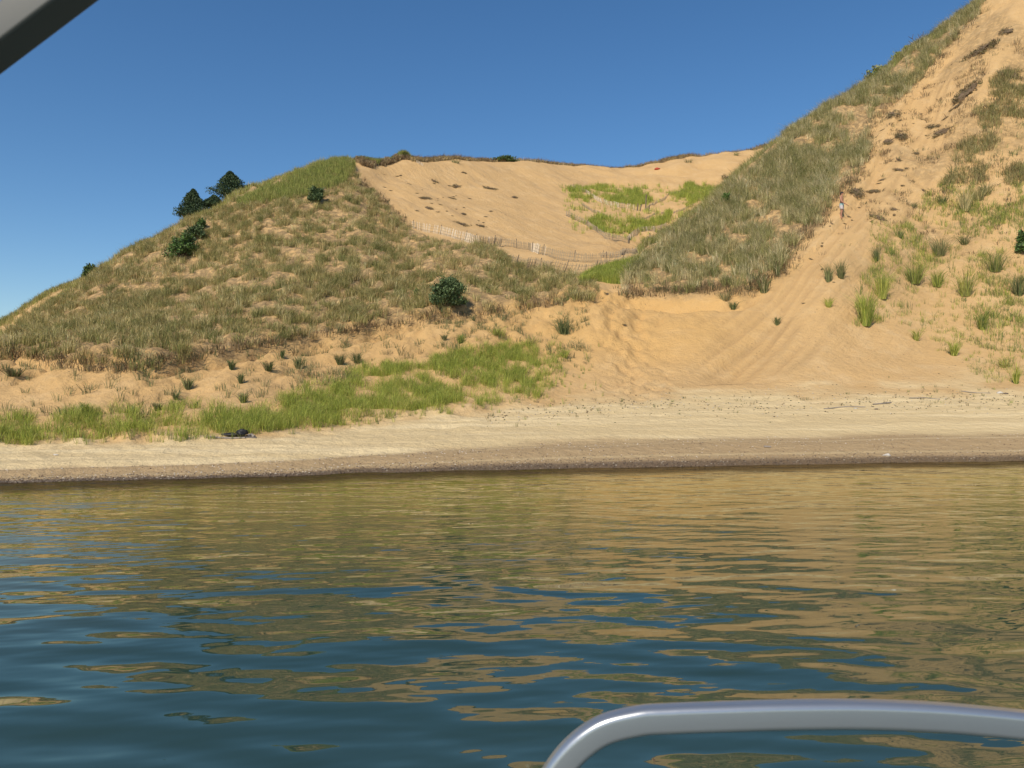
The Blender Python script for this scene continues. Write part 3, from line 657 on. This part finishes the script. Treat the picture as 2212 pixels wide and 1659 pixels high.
def shrub(u, v, wpx, hpx, cols, label, name='juniper_bush', cat='bush', y=None, n=2600, leaf=.11, lobes=9, part='stem'):
    if y is None: p = hit(u, v)
    else: p = np.array([(u-CU)/F*y, y, 0]); p[2] = ground(p[0], y)
    s = p[1]/F; W = wpx*s/2*1.12; H = hpx*s*1.08
    if y is not None: H = (VH-(v-hpx))*s+EYE-p[2]
    root = empty(name, p)
    br = []; P_ = []
    lobes = int(lobes*2.6)
    for k in range(lobes):
        a = random.uniform(0, 6.28); el = random.uniform(.0, 1.0); rr_ = W*math.sqrt(max(.05, 1-el**2.2))*random.uniform(.35, .92)
        tip = np.array([math.cos(a)*rr_, math.sin(a)*rr_, H*(.12+.80*el)*random.uniform(.85, 1.05)])
        br.append(limb((0, 0, -.1), tip*.55, .04, .025)); br.append(limb(tip*.55, tip, .025, .008))
        m = int(n/lobes*1.5); q = rng.normal(0, 1, (m, 3)); q *= rng.uniform(.5, 1.15)*.62
        tt = rng.uniform(.55, 1.08, (m, 1))
        P_.append(tip*tt+q*np.array([W*.17, W*.17, H*.10]))
    P_ = np.concatenate(P_); P_[:, 2] = np.abs(P_[:, 2])
    co, fa = join(br); raw_mesh(part, co, fa, BARK, parent=root)
    co, fa, ti = leaf_cloud(P_, leaf, cols); raw_mesh('crown', co, fa, LEAF, tint=ti, parent=root)
    return tag(root, label, cat)
shrub(968, 667, 84, 58, JUN, 'dense dark green juniper bush low on the left hill above the bluff', n=5200, leaf=.10, lobes=14)
shrub(686, 438, 38, 33, JUN, 'round dark bush near the green top of the left hill', n=2200, leaf=.13)
shrub(392, 560, 70, 56, JUN+BRD[:2], 'wide dark green shrub on the left hill below the pines', n=3600, leaf=.13, lobes=12)
shrub(425, 520, 50, 26, JUN, 'lower dark shrub leaning at the right of the wide shrub', n=1500, leaf=.13)
shrub(436, 498, 22, 22, BRD+JUN, 'small shrub just under the pines on the grassy crest', n=900, leaf=.12)
shrub(196, 606, 34, 35, JUN+BRD[:1], 'small round tree-like bush on the skyline at far left', y=60.5, n=2200, leaf=.16)
shrub(1095, 366, 58, 27, JUN+BRD[:1], 'grey-green bush standing on the rim of the bowl', y=100.5, n=3400, leaf=.2, lobes=12)
shrub(1568, 453, 20, 28, BRD, 'leafy green bush in the ridge grass near fence slats', n=900, leaf=.14)
shrub(1698, 302, 16, 12, JUN, 'tiny dark bush on the skyline beside the ridge', y=72, n=500, leaf=.14)
shrub(1716, 292, 12, 14, JUN, 'smallest skyline bush, right of its twin on the ridge', y=73, n=500, leaf=.14)
shrub(2210, 552, 32, 50, BRD+JUN, 'tall dark leafy shrub cut off by the right edge', n=2600, leaf=.12)
shrub(900, 640, 10, 16, BRD, 'tiny broadleaf sapling left of the juniper bush', n=240, leaf=.10, name='sapling')

def pine(u, vtop, y, wpx, label, lean=0, dens=1.0, vis=60):
    x = (u-CU)/F*y; z0 = ground(x, y); H = EYE+(VH-vtop)/F*y-z0; fc = max(.12, 1-vis*y/F/H); W = wpx/2*y/F/(1-fc)**.85*1.05
    root = empty('pine_tree', (x, y, z0))
    br = [limb((0, 0, -.3), (lean*.5, 0, H*.5), .13, .08), limb((lean*.5, 0, H*.5), (lean, 0, H*.98), .08, .015)]; P_ = []
    nw = int(H*4.2)
    for i in range(nw):
        f = (i+.5)/nw; h = H*(.04+.94*f); reach = W*.72*(1-f)+.06
        for k in range(random.randint(5, 7)):
            a = random.uniform(0, 6.28); ln = reach*random.uniform(.45, 1.12)
            b0 = np.array([lean*f, 0, h]); tip = b0+np.array([math.cos(a)*ln, math.sin(a)*ln, ln*random.uniform(.08, .38)])
            br.append(limb(b0, tip, .025, .008, 4))
            m = int(60*dens*(.3+ln)); tt = rng.uniform(.2, 1.05, m)[:, None]
            P_.append(b0+(tip-b0)*tt+rng.normal(0, 1, (m, 3))*np.array([.10, .10, .06])*(.6+.5*ln))
    q_ = int(5200*dens); hh_ = rng.uniform(0.02, 1, q_)**.8; an_ = rng.uniform(0, 6.283, q_)
    lump = .62+.75*fbm(an_*1.6+u, hh_*H*1.9, 500+int(u), 3)
    rad_ = W*.86*(1-hh_)**.85*lump*np.sqrt(rng.uniform(.1, 1, q_))+.04
    P_.append(np.stack([lean*hh_+np.cos(an_)*rad_, np.sin(an_)*rad_, H*hh_+rad_*.18], 1))
    m = 160; tt = rng.uniform(.80, 1.0, (m, 1)); P_.append(np.concatenate([lean*tt, 0*tt, H*tt], 1)+rng.normal(0, 1, (m, 3))*np.array([.13, .13, .05])*(1.15-tt)*3)
    co, fa = join(br); raw_mesh('trunk', co, fa, BARK, parent=root)
    co, fa, ti = leaf_cloud(np.concatenate(P_), .12, PINE, .8); raw_mesh('crown', co, fa, LEAF, tint=ti, parent=root)
    return tag(root, label, 'pine tree')
pine(418, 410, 68.6, 80, 'left dark pine standing behind the left hill crest', dens=1.3, vis=60)
pine(500, 372, 71.3, 100, 'tallest pine behind the left hill crest', lean=-.1, dens=1.2, vis=78)
pine(463, 424, 70, 60, 'low pine between the two bigger pines on left crest', vis=38)
pine(540, 402, 72.5, 44, 'short pine tip at the right of the tallest pine', dens=.8, vis=34)
# knoll foliage and snag at upper right skyline
kx = empty('dead_snag', hit(1985, 104)+np.array([0, .5, 0]))
s = 76/F; parts = [limb((0, 0, -.2), (.05, 0, .7), .05, .035)]
for a_, b_ in [((.05,0,.7),(-.35,.1,1.15)),((.05,0,.7),(.35,0,1.2)),((.35,0,1.2),(.75,.1,1.65)),((-.35,.1,1.15),(-.8,0,1.35)),((-.35,.1,1.15),(-.3,0,1.6)),((.35,0,1.2),(.15,0,1.6)),((-.1,0,.3),(-.8,0,.9)),((.75,.1,1.65),(.7,0,1.9))]:
    parts.append(limb(a_, b_, .03, .014, 5))
co, fa = join(parts); raw_mesh('branches', co, fa, BARK, parent=kx); tag(kx, 'bare dead branched sapling on the green skyline knoll', 'dead tree')
shrub(1960, 112, 60, 14, CREST, 'low green leafy shrub on the skyline knoll by the snag', name='low_shrub', y=77, n=1800, leaf=.16)
shrub(1900, 156, 70, 14, CREST+DARKG, 'low olive shrub on the skyline left of the snag', name='low_shrub', y=75.5, n=1500, leaf=.16)

# ------------------------------------------------------------------ snow fences
def fence(line, hpx, label, pale, lean=(0, 0), post=5, gap=.13, ymin=0, jit=.04, drop=.06, sink=0):
    P_ = [hit(a, b_, ymin) for a, b_ in line]
    pts3 = []; 
    for i in range(len(P_)-1):
        L_ = np.linalg.norm((P_[i+1]-P_[i])[:2]); m = max(1, int(L_/gap))
        for q in range(m): pts3.append(P_[i]+(P_[i+1]-P_[i])*q/m)
    h0 = hpx*np.mean([p[1] for p in P_])/F
    root = empty('snow_fence', P_[0]); o0 = P_[0]
    sl = [[], []]; po = []; wi = []; prev = None; k = 0
    nph = random.random()*9
    for i, p in enumerate(pts3):
        p = p.copy(); zg = ground(p[0], p[1]); p[2] = .5*p[2]+.5*zg if abs(zg-p[2]) < 1 else p[2]
        wob = float(vn(np.array([i*.045]), np.array([nph]), 7)[0])-.5
        lx = lean[0]+wob*.5; ly = lean[1]+wob*.3
        h = h0*(1+.25*wob+random.uniform(-jit, jit)); top = p+np.array([lx*h, ly*h, h])
        b_ = p-np.array([0, 0, .15])
        if random.random() > drop:
            w = random.uniform(.014, .024); t_ = random.uniform(-.05, .05)
            c_ = np.array([b_+[-w, 0, 0], b_+[w, 0, 0], b_+[w, .012, 0], b_+[-w, .012, 0], top+[-w+t_, 0, 0], top+[w+t_, 0, 0], top+[w+t_, .012, 0], top+[-w+t_, .012, 0]])-o0
            f_ = np.array([[0, 1, 5, 4], [1, 2, 6, 5], [2, 3, 7, 6], [3, 0, 4, 7], [4, 5, 6, 7]])
            isp = (vn(np.array([i*.03]), np.array([nph+5]), 9)[0]+random.uniform(-.2, .2)) < pale
            sl[0 if isp else 1].append((c_, f_))
        w3 = [p+(top-p)*q-o0 for q in (.2, .5, .8)]
        if prev and i % 2 == 0:
            for a_, c2_ in zip(prev, w3): wi.append(limb(a_+[0, .015, 0], c2_+[0, .015, 0], .008, .008, 4))
            prev = w3
        if not prev: prev = w3
        if i % int(2.6/gap) == 3:
            po.append(limb(p+[0, .05, -.3]-o0, top+(top-p)*.18+[0, .05, 0]-o0, .035, .03, 6))
    for lst, m, nm in ((sl[0], SLATW, 'slat_panel'), (sl[1], SLATG, 'slat_panel')):
        if lst: co, fa = join(lst); raw_mesh(nm, co, fa, m, parent=root)
    if wi: co, fa = join(wi); raw_mesh('wire', co, fa, WIRE, parent=root)
    for c_, f_ in po: raw_mesh('post', c_, f_, POSTM, parent=root)
    return tag(root, label, 'fence')
fence([(887,494),(957,510),(1001,521),(1035,527),(1081,533),(1108,535),(1142,541),(1162,550),(1191,560),(1242,567),(1274,568),(1320,567),(1368,562)], 19, 'long pale slat fence crossing the mouth of the sand bowl', .38, (.12, 0), ymin=50)
fence([(1101,574),(1128,580),(1154,578),(1181,586),(1215,591),(1254,594),(1279,590),(1311,581),(1350,573)], 22, 'leaning slat fence half buried in grass in front of the long one', .33, (.35, .1), ymin=46)
fence([(1297,560),(1340,557),(1379,546),(1404,538)], 15, 'short tan slat fence leaning back on the right of bowl floor', .35, (-.1, .5), ymin=58)
fence([(1222,468),(1245,481),(1270,491),(1290,503),(1313,517),(1338,526),(1358,526),(1366,518),(1383,507),(1413,501),(1442,492)], 14, 'V-shaped grey fence under the lower green patch in the bowl', .12, (-.1, .35), ymin=60)
fence([(1258,447),(1275,455),(1297,465),(1315,474)], 8, 'short low grey fence between the two green patches', .0, (-.2, .5), ymin=64)
fence([(1364,477),(1393,475),(1422,464),(1457,461),(1500,446)], 5, 'nearly buried fence top behind the lower green patch', .2, (0, .3), ymin=64)
fence([(1233,409),(1262,418),(1297,438),(1334,450),(1373,455)], 12, 'uppermost grey fence along the upper green patch in bowl', .15, (-.1, .35), ymin=66)
fence([(1393,457),(1418,440),(1457,419),(1491,408)], 6, 'low slanting fence right of the upper green patch', .1, (0, .3), ymin=66)
rp = []
def ridge_fence(u0, u1, label, off):
    pl = []
    for uu_ in np.linspace(u0, u1, 8):
        y_ = float(np.interp(uu_, us, KY[6]))+off; z_ = float(zat(np.array([uu_]), np.array([y_]))[0][0]); pl.append((uu_, VH-(z_-EYE)/y_*F, y_))
    global hit
    old = hit; it = iter([np.array([(a-CU)/F*c_, c_, EYE+(VH-b_)/F*c_]) for a, b_, c_ in pl])
    hit = lambda a, b_, ymin=0: next(it)
    fence([(a, b_) for a, b_, c_ in pl], 26, label, .6, (.1, 0)); hit = old
ridge_fence(1395, 1450, 'lower stretch of slat tops behind the grassy ridge crest', .6)
ridge_fence(1482, 1515, 'middle stretch of pale slats behind the ridge crest', .7)
ridge_fence(1538, 1612, 'upper stretch of slats with posts climbing the ridge crest', .8)
fence([(899,353),(915,360)], 6, 'broken white slat fragment lying on the left rim of bowl', .9, (.4, 0), ymin=70)
# two upright old posts in bowl
for a, b_, lab in ((1376,456,'stubby pair of old posts beneath the upper green patch'), (1394,458,'tallest broken post beside the upper green patch in bowl')):
    p = hit(a, b_, 66); r_ = empty('old_post', p); c_, f_ = join([limb((0, 0, -.3), (.12, 0, .8 if a < 1390 else 1.9), .09, .07), limb((.3, 0, -.3), (.5, 0, .7), .07, .06)])
    raw_mesh('timber', c_, f_, POSTM, parent=r_); tag(r_, lab, 'post')

# ------------------------------------------------------------------ beach things
p = hit(510, 945)
BLK = plain('black_plastic', (.012, .012, .013), .6, .3, 10)
import bmesh
def lump(name, sx, sy, sz, m, seed, parent=None, loc=(0, 0, 0), sub=3, rough_=.5):
    bm = bmesh.new(); bmesh.ops.create_icosphere(bm, subdivisions=sub, radius=1)
    for vt in bm.verts:
        c_ = vt.co; n_ = float(fbm(np.array([c_.x*1.6+seed*3.1]), np.array([c_.y*1.6+c_.z*1.9]), 400+seed, 3)[0]); c_ *= 1+(n_-.5)*rough_*2
        c_.x *= sx; c_.y *= sy; c_.z *= sz
    me = bpy.data.meshes.new(name); bm.to_mesh(me); bm.free(); me.materials.append(m)
    for pl in me.polygons: pl.use_smooth = True
    o = bpy.data.objects.new(name, me); C.objects.link(o); o.location = loc
    if parent: o.parent = parent
    return o
r_ = empty('black_bag', p); lump('bulge', .17, .12, .10, BLK, 1, r_, (.15, 0, .10)); lump('flat_end', .28, .10, .045, BLK, 2, r_, (-.12, 0, .06))
tag(r_, 'black bag-like bundle lying on the beach at the foot of green grass', 'bag')
def stick(line, r, label, m=DRIFT, name='driftwood'):
    P_ = [hit(a, b_) for a, b_ in line]; parts = []
    for i in range(len(P_)-1): parts.append(limb(P_[i]+[0, 0, r*.7]-P_[0], P_[i+1]+[0, 0, r*.7]-P_[0], r*(1-.25*i/len(P_)), r*(1-.25*(i+1)/len(P_)), 7))
    co, fa = join(parts); o = raw_mesh(name, co, fa, m, smooth=True); o.location = P_[0]; return tag(o, label, 'driftwood')
stick([(448,946),(470,949),(500,950),(530,949),(552,947)], .03, 'long grey driftwood pole under the black bundle')
stick([(533,947),(543,944),(550,947)], .05, 'short knotty driftwood end right of the black bundle')
stick([(1886,877),(1905,873),(1925,871)], .03, 'dark driftwood stick on the pale beach at right')
stick([(1965,862),(2000,861),(2030,864)], .02, 'thin pale stick farther right on the beach')
stick([(1780,884),(1830,880),(1870,880)], .02, 'long thin dark stick along the upper beach')
stick([(2075,848),(2110,851),(2140,850)], .02, 'thin stick near the right edge below the dune')
stick([(1650,1003-35),(1665,967)], .03, 'small stick on the damp sand')
stick([(880,716),(900,712)], .02, 'small twig on the bluff edge') if False else None
STONE = plain('pale_stone', (.55, .50, .42), .8, .2, 15); STONED = plain('dark_stone', (.13, .10, .08), .7, .4, 15)
for a, b_, w, m, lab in ((2160,851,.14,STONE,'white stone on the upper beach near the right edge'),(2173,853,.09,STONED,'dark stone beside the white stone at right'),
    (1893,885,.07,STONED,'lone dark stone on the pale beach'),(1848,884,.08,STONE,'pale stone left of the lone dark stone'),(1915,985,.10,STONE,'large white shell-like stone on the wet sand'),(120,1010-25,.06,STONE,'pale stone at the left beach')):
    q = hit(a, b_); o = lump('beach_stone', w, w*.6, w*.4, m, int(a), None, tuple(q+[0, 0, w*.2])); tag(o, lab, 'stone')
RED = plain('red_cloth', (.42, .06, .03), .8, .2, 5)
q = hit(1421, 369, 90); o = lump('red_cloth', .45, .3, .18, RED, 5, None, tuple(q)); tag(o, 'small red object on the sand just under the bowl rim', 'cloth')

# pebbles and shells
def pebbles(name, n, fn, size, cols, label):
    u_, t_ = fn(n); yk = np.array([np.interp(tt, [-1, 0, 1, 2], [np.interp(a, us, KY[k_]) for k_ in (1, 2, 3, 4)]) for a, tt in zip(u_, t_)])
    z_ = zat(u_, yk)[0]; c0 = pts(u_, yk, z_+size*.2); s = size*rng.uniform(.4, 1.3, (n, 1, 1))
    d = np.array([[1, 0, 0], [0, 1, 0], [-1, 0, 0], [0, -1, 0], [0, 0, .6], [0, 0, -.6]])[None]*s*rng.uniform(.6, 1.3, (n, 6, 1))
    co = (c0[:, None]+d).reshape(-1, 3); b0 = np.arange(n)[:, None]*6
    tri = np.array([[0, 1, 4], [1, 2, 4], [2, 3, 4], [3, 0, 4], [1, 0, 5], [2, 1, 5], [3, 2, 5], [0, 3, 5]])
    fa = (b0[:, None]+tri[None]).reshape(-1, 3)
    cc = np.array(cols)[rng.integers(0, len(cols), n)]
    o = raw_mesh(name, co, fa, LEAF, tint=np.repeat(cc, 6, 0)); tag(o, label, 'pebbles', kind='stuff')
pebbles('shoreline_pebbles', 5200, lambda n: (rng.uniform(-100, 2320, n), np.abs(rng.normal(.0, .055, n))+.0), .016, [(.42, .35, .26), (.2, .15, .1), (.06, .045, .035), (.10, .075, .055), (.2, .15, .1)], 'line of small pale and dark pebbles along the waterline')
pebbles('beach_shells', 1700, lambda n: (rng.uniform(-100, 2320, n), rng.uniform(.02, .32, n)), .02, [(.75, .66, .52), (.6, .5, .38), (.15, .1, .07)], 'white shell bits sprinkled over the damp lower beach')
pebbles('upper_beach_litter', 900, lambda n: (rng.uniform(1050, 2320, n), rng.normal(.82, .1, n)), .035, [(.14, .10, .06), (.22, .16, .09), (.10, .10, .04), (.6, .52, .4)], 'small twigs and plant bits scattered over the upper beach at right')
q = rng.uniform(1050, 2300, 90); tq = rng.normal(.86, .12, 90); yq = np.array([np.interp(tt, [0, 1, 2], [np.interp(a, us, KY[k_]) for k_ in (2, 3, 4)]) for a, tt in zip(q, tq)])
stuff('upper_beach_sprigs', [blade_mesh(pts(q, yq, zat(q, yq)[0]), rng.uniform(.08, .2, 90), 9, .07, .8, .012, pal(DARKG+DEAD+GREEN[:1], [2, 1, 1, 1, 1, 1, 1, 1]))], 'tiny sprigs and seedlings on the upper beach at right', 'plants')

# ------------------------------------------------------------------ the man on the slope
SKIN = plain('bare_skin', (.42, .20, .12), .55, .08, 20)  # nearly even warm skin tone
HAIR = plain('dark_hair', (.015, .011, .009), .7, .2, 40)
SHW = plain('pale_shorts', (.50, .44, .43), .8, .1, 12); SHT = plain('light_teal_shorts', (.30, .42, .40), .8, .1, 12); SHN = plain('navy_shorts', (.02, .03, .05), .8, .1, 12)
pm = hit(1818, 472.5); pm[2] -= .02
man = empty('person', pm, R(-52))           # local +y is where he faces (away-right)
def skinmesh(name, verts, edges, mtl, parent, sub=2):
    me = bpy.data.meshes.new(name); me.from_pydata([v_[:3] for v_ in verts], edges, []); 
    o = bpy.data.objects.new(name, me); C.objects.link(o); o.parent = parent
    me.materials.append(mtl)
    m = o.modifiers.new('skin', 'SKIN'); m.use_smooth_shade = True; m.branch_smoothing = .4
    sk = me.skin_vertices[0]
    for i, v_ in enumerate(verts): 
        r = v_[3]; rx, ry = r if isinstance(r, tuple) else (r, r); sk.data[i].radius = (rx, ry); sk.data[i].use_root = (i == 0)
    s_ = o.modifiers.new('sub', 'SUBSURF'); s_.levels = sub; s_.render_levels = sub
    return o
V_, E_ = [], []
def vtx(x, y, z, r, par=None):
    V_.append((x, y, z, r)); i = len(V_)-1
    if par is not None: E_.append((par, i))
    return i
# facing local -y; right side is -x
pel = vtx(0, 0, .95, (.15, .105)); wa = vtx(0, -.01, 1.10, (.135, .10), pel); ch = vtx(0, .01, 1.30, (.165, .115), wa); st = vtx(0, .015, 1.45, (.12, .09), ch)
nk = vtx(0, .0, 1.53, .058, st); hb = vtx(0, -.02, 1.60, (.068, .080), nk); hm = vtx(0, -.03, 1.68, (.078, .098), hb); ht = vtx(0, -.02, 1.755, (.06, .075), hm)
vtx(0, -.135, 1.665, .012, hm)
for s in (-1, 1):
    vtx(s*.085, -.01, 1.665, .014, hm)
    sh = vtx(s*.19, .015, 1.42, .062, st)
    if s < 0: el, wr = (s*.26, -.03, 1.14), (s*.19, -.24, .96)
    else: el, wr = (s*.30, -.02, 1.15), (s*.40, -.22, 1.00)
    e = vtx(*el, .043, sh); e2 = vtx((el[0]*.6+wr[0]*.4), el[1]*.6+wr[1]*.4, el[2]*.6+wr[2]*.4, .040, e); w = vtx(*wr, .028, e2)
    d = np.array(wr)-np.array(el); d /= np.linalg.norm(d); pa = np.array(wr)+d*.06; pl = vtx(*pa, (.038, .022), w)
    sd = np.cross(d, [0, 0, 1]); sd /= np.linalg.norm(sd)
    for j, (o_, l_) in enumerate(((-.03, .07), (-.010, .08), (.010, .075), (.03, .06))):
        k0 = pa+d*.035+sd*o_; f1 = vtx(*(k0), .009, pl); f2 = vtx(*(k0+d*l_*.5+[0, 0, -.005]), .008, f1); vtx(*(k0+d*l_*.9+[0, 0, -.02]), .007, f2)
    th = pa-d*.02-sd*.045; t1 = vtx(*th, .010, pl); vtx(*(th+d*.045-sd*.012), .008, t1)
    hp = vtx(s*.10, 0, .86, .095, pel)
    kn = vtx(s*.10, -.05 if s < 0 else .02, .50, .060, hp); cf = vtx(s*.10, (0 if s < 0 else .07), .36, .056, kn); an = vtx(s*.095, .01 if s < 0 else .12, .09, .036, cf)
    hl = vtx(s*.095, .03 if s < 0 else .14, .04, .036, an); to = vtx(s*.11, -.13 if s < 0 else -.02, .028, (.042, .024), an)
body = skinmesh('body', V_, E_, SKIN, man)
def ring_mesh(name, rings, m, parent, k=20, cap=False):
    co = []; 
    for (cx, cy, z_, rx, ry) in rings:
        for i in range(k): t_ = 2*math.pi*i/k; co.append((cx+rx*math.cos(t_), cy+ry*math.sin(t_), z_))
    fa = [[j*k+i, j*k+(i+1) % k, (j+1)*k+(i+1) % k, (j+1)*k+i] for j in range(len(rings)-1) for i in range(k)]
    o = raw_mesh(name, np.array(co, float), np.array(fa), m, smooth=True, parent=parent); return o
ring_mesh('hair', [(0, .01, 1.60, .060, .075), (0, .0, 1.66, .086, .105), (0, -.01, 1.72, .090, .108), (0, -.01, 1.765, .075, .09), (0, 0, 1.79, .04, .05), (0, 0, 1.797, .003, .003)], HAIR, man)
for z_ in (): pass
sw = empty('swim_shorts', (0, 0, 0)); sw.parent = man
ring_mesh('waist_band', [(0, 0, 1.05, .150, .120), (0, 0, 1.02, .153, .122)], SHN, sw)
ring_mesh('teal_panel', [(0, 0, 1.02, .155, .124), (0, 0, .92, .175, .135), (0, 0, .86, .190, .140)], SHT, sw)
ring_mesh('navy_stripe', [(0, 0, .86, .192, .141), (0, 0, .82, .194, .141)], SHN, sw)
for s in (-1, 1): ring_mesh('short_leg', [(s*.098, 0, .86, .100, .125), (s*.102, -.005, .80, .102, .118), (s*.105, -.02 if s < 0 else .005, .70, .100, .108), (s*.105, -.035 if s < 0 else .012, .60, .094, .1), (s*.105, -.035 if s < 0 else .012, .60, .085, .09)], SHW, sw)
tag(man, 'shirtless man in pale teal and white swim shorts standing on the slope below the ridge', 'person')
man.rotation_euler = (0, 0, R(52))

# ------------------------------------------------------------------ boat tubing
ALU, nt, b = mat('brushed_aluminium'); b.inputs['Base Color'].default_value = (.43, .445, .46, 1); b.inputs['Metallic'].default_value = .75; b.inputs['Roughness'].default_value = .32
no = noise(nt, N(nt, 'ShaderNodeTexCoord').outputs['Object'], 60, 4, .6); bpn = N(nt, 'ShaderNodeBump'); bpn.inputs['Strength'].default_value = .15; bpn.inputs['Distance'].default_value = .001; nt.links.new(no, bpn.inputs['Height']); nt.links.new(bpn.outputs[0], b.inputs['Normal'])
def squaretube(name, path, sw_, sh_, rad, m, up=(0, 0, 1), n=8):
    path = np.array(path, float); prof = []
    for cx, cy, a0 in ((1, 1, 0), (-1, 1, 90), (-1, -1, 180), (1, -1, 270)):
        for q in range(n+1):
            t_ = R(a0+90*q/n); prof.append((cx*(sw_/2-rad)+rad*math.cos(t_), cy*(sh_/2-rad)+rad*math.sin(t_)))
    co = []; k = len(prof)
    for i, p_ in enumerate(path):
        d = path[min(i+1, len(path)-1)]-path[max(i-1, 0)]; d /= np.linalg.norm(d)
        nrm = np.cross(up, d); nrm /= np.linalg.norm(nrm); bb = np.cross(d, nrm)
        for a_, c_ in prof: co.append(p_+nrm*a_+bb*c_)
    m_ = len(path); fa = [[j*k+i, j*k+(i+1) % k, (j+1)*k+(i+1) % k, (j+1)*k+i] for j in range(m_-1) for i in range(k)]
    return raw_mesh(name, np.array(co), np.array(fa), m, smooth=True)
def catmull(pts_, n=14):
    P_ = np.array(pts_, float); P_ = np.vstack([2*P_[0]-P_[1], P_, 2*P_[-1]-P_[-2]]); out = []
    for i in range(1, len(P_)-2):
        for q in range(n):
            t_ = q/n; a_, b_, c_, d_ = P_[i-1:i+3]
            out.append(.5*((2*b_)+(-a_+c_)*t_+(2*a_-5*b_+4*c_-d_)*t_**2+(-a_+3*b_-3*c_+d_)*t_**3))
    out.append(P_[-2]); return out
yr = .80
rl = [(1130,1900),(1160,1760),(1215,1655),(1290,1588),(1375,1562),(1450,1556),(1560,1552),(1700,1548),(1850,1547),(2000,1552),(2130,1562),(2260,1576),(2420,1600),(2600,1630)]
rpth = catmull([((a-CU)/F*yr, yr, EYE+(VH-b_)/F*yr) for a, b_ in rl])
o = squaretube('boat_rail', [q+np.array([0, 0, .002]) for q in rpth], .029, .022, .007, ALU, up=(0, -1, 0)); tag(o, 'silver aluminium boat rail bending down in the lower right corner', 'railing')
FRM, nt, b = mat('grey_painted_frame'); b.inputs['Base Color'].default_value = (.105, .105, .095, 1); b.inputs['Roughness'].default_value = .5; b.inputs['Metallic'].default_value = .3
yr = .60
c0 = np.array([(-330-CU)/F*yr, yr, EYE+(VH-330)/F*yr]); 
p_a = np.array([(-260-CU)/F*yr, yr, EYE+(VH-(83+260*.755))/F*yr]); p_b = np.array([(420-CU)/F*yr, yr+.0, EYE+(VH-(83-420*.755))/F*yr])
o = squaretube('canopy_frame', [p_a+(p_b-p_a)*t_ for t_ in np.linspace(0, 1, 6)], .026, .031, .003, FRM, up=(0, -1, .0)); tag(o, 'grey canopy frame bar crossing the upper left corner', 'canopy frame')

# ------------------------------------------------------------------ light
SUN_EL, SUN_AZ = 43, 207      # azimuth clockwise from +Y
W = bpy.data.worlds.new('World'); S.world = W; W.use_nodes = True; wn = W.node_tree
sky = wn.nodes.new('ShaderNodeTexSky'); sky.sky_type = 'NISHITA'; sky.sun_disc = False; sky.sun_elevation = R(SUN_EL); sky.sun_rotation = R(SUN_AZ)
sky.air_density = 1.0; sky.dust_density = .15; sky.ozone_density = 3.5; sky.altitude = 200
bg = wn.nodes['Background']; hs = wn.nodes.new('ShaderNodeHueSaturation'); hs.inputs['Saturation'].default_value = 1.2; wn.links.new(sky.outputs[0], hs.inputs['Color']); wn.links.new(hs.outputs[0], bg.inputs[0]); bg.inputs[1].default_value = .115
sl = bpy.data.lights.new('sun', 'SUN'); sl.energy = 4.2; sl.angle = R(.5); sl.color = (1, .90, .76)
so = bpy.data.objects.new('sun', sl); C.objects.link(so)
from mathutils import Vector
sd = Vector((math.sin(R(SUN_AZ))*math.cos(R(SUN_EL)), math.cos(R(SUN_AZ))*math.cos(R(SUN_EL)), math.sin(R(SUN_EL))))
so.rotation_euler = sd.to_track_quat('Z', 'Y').to_euler()
S.render.engine = 'CYCLES'
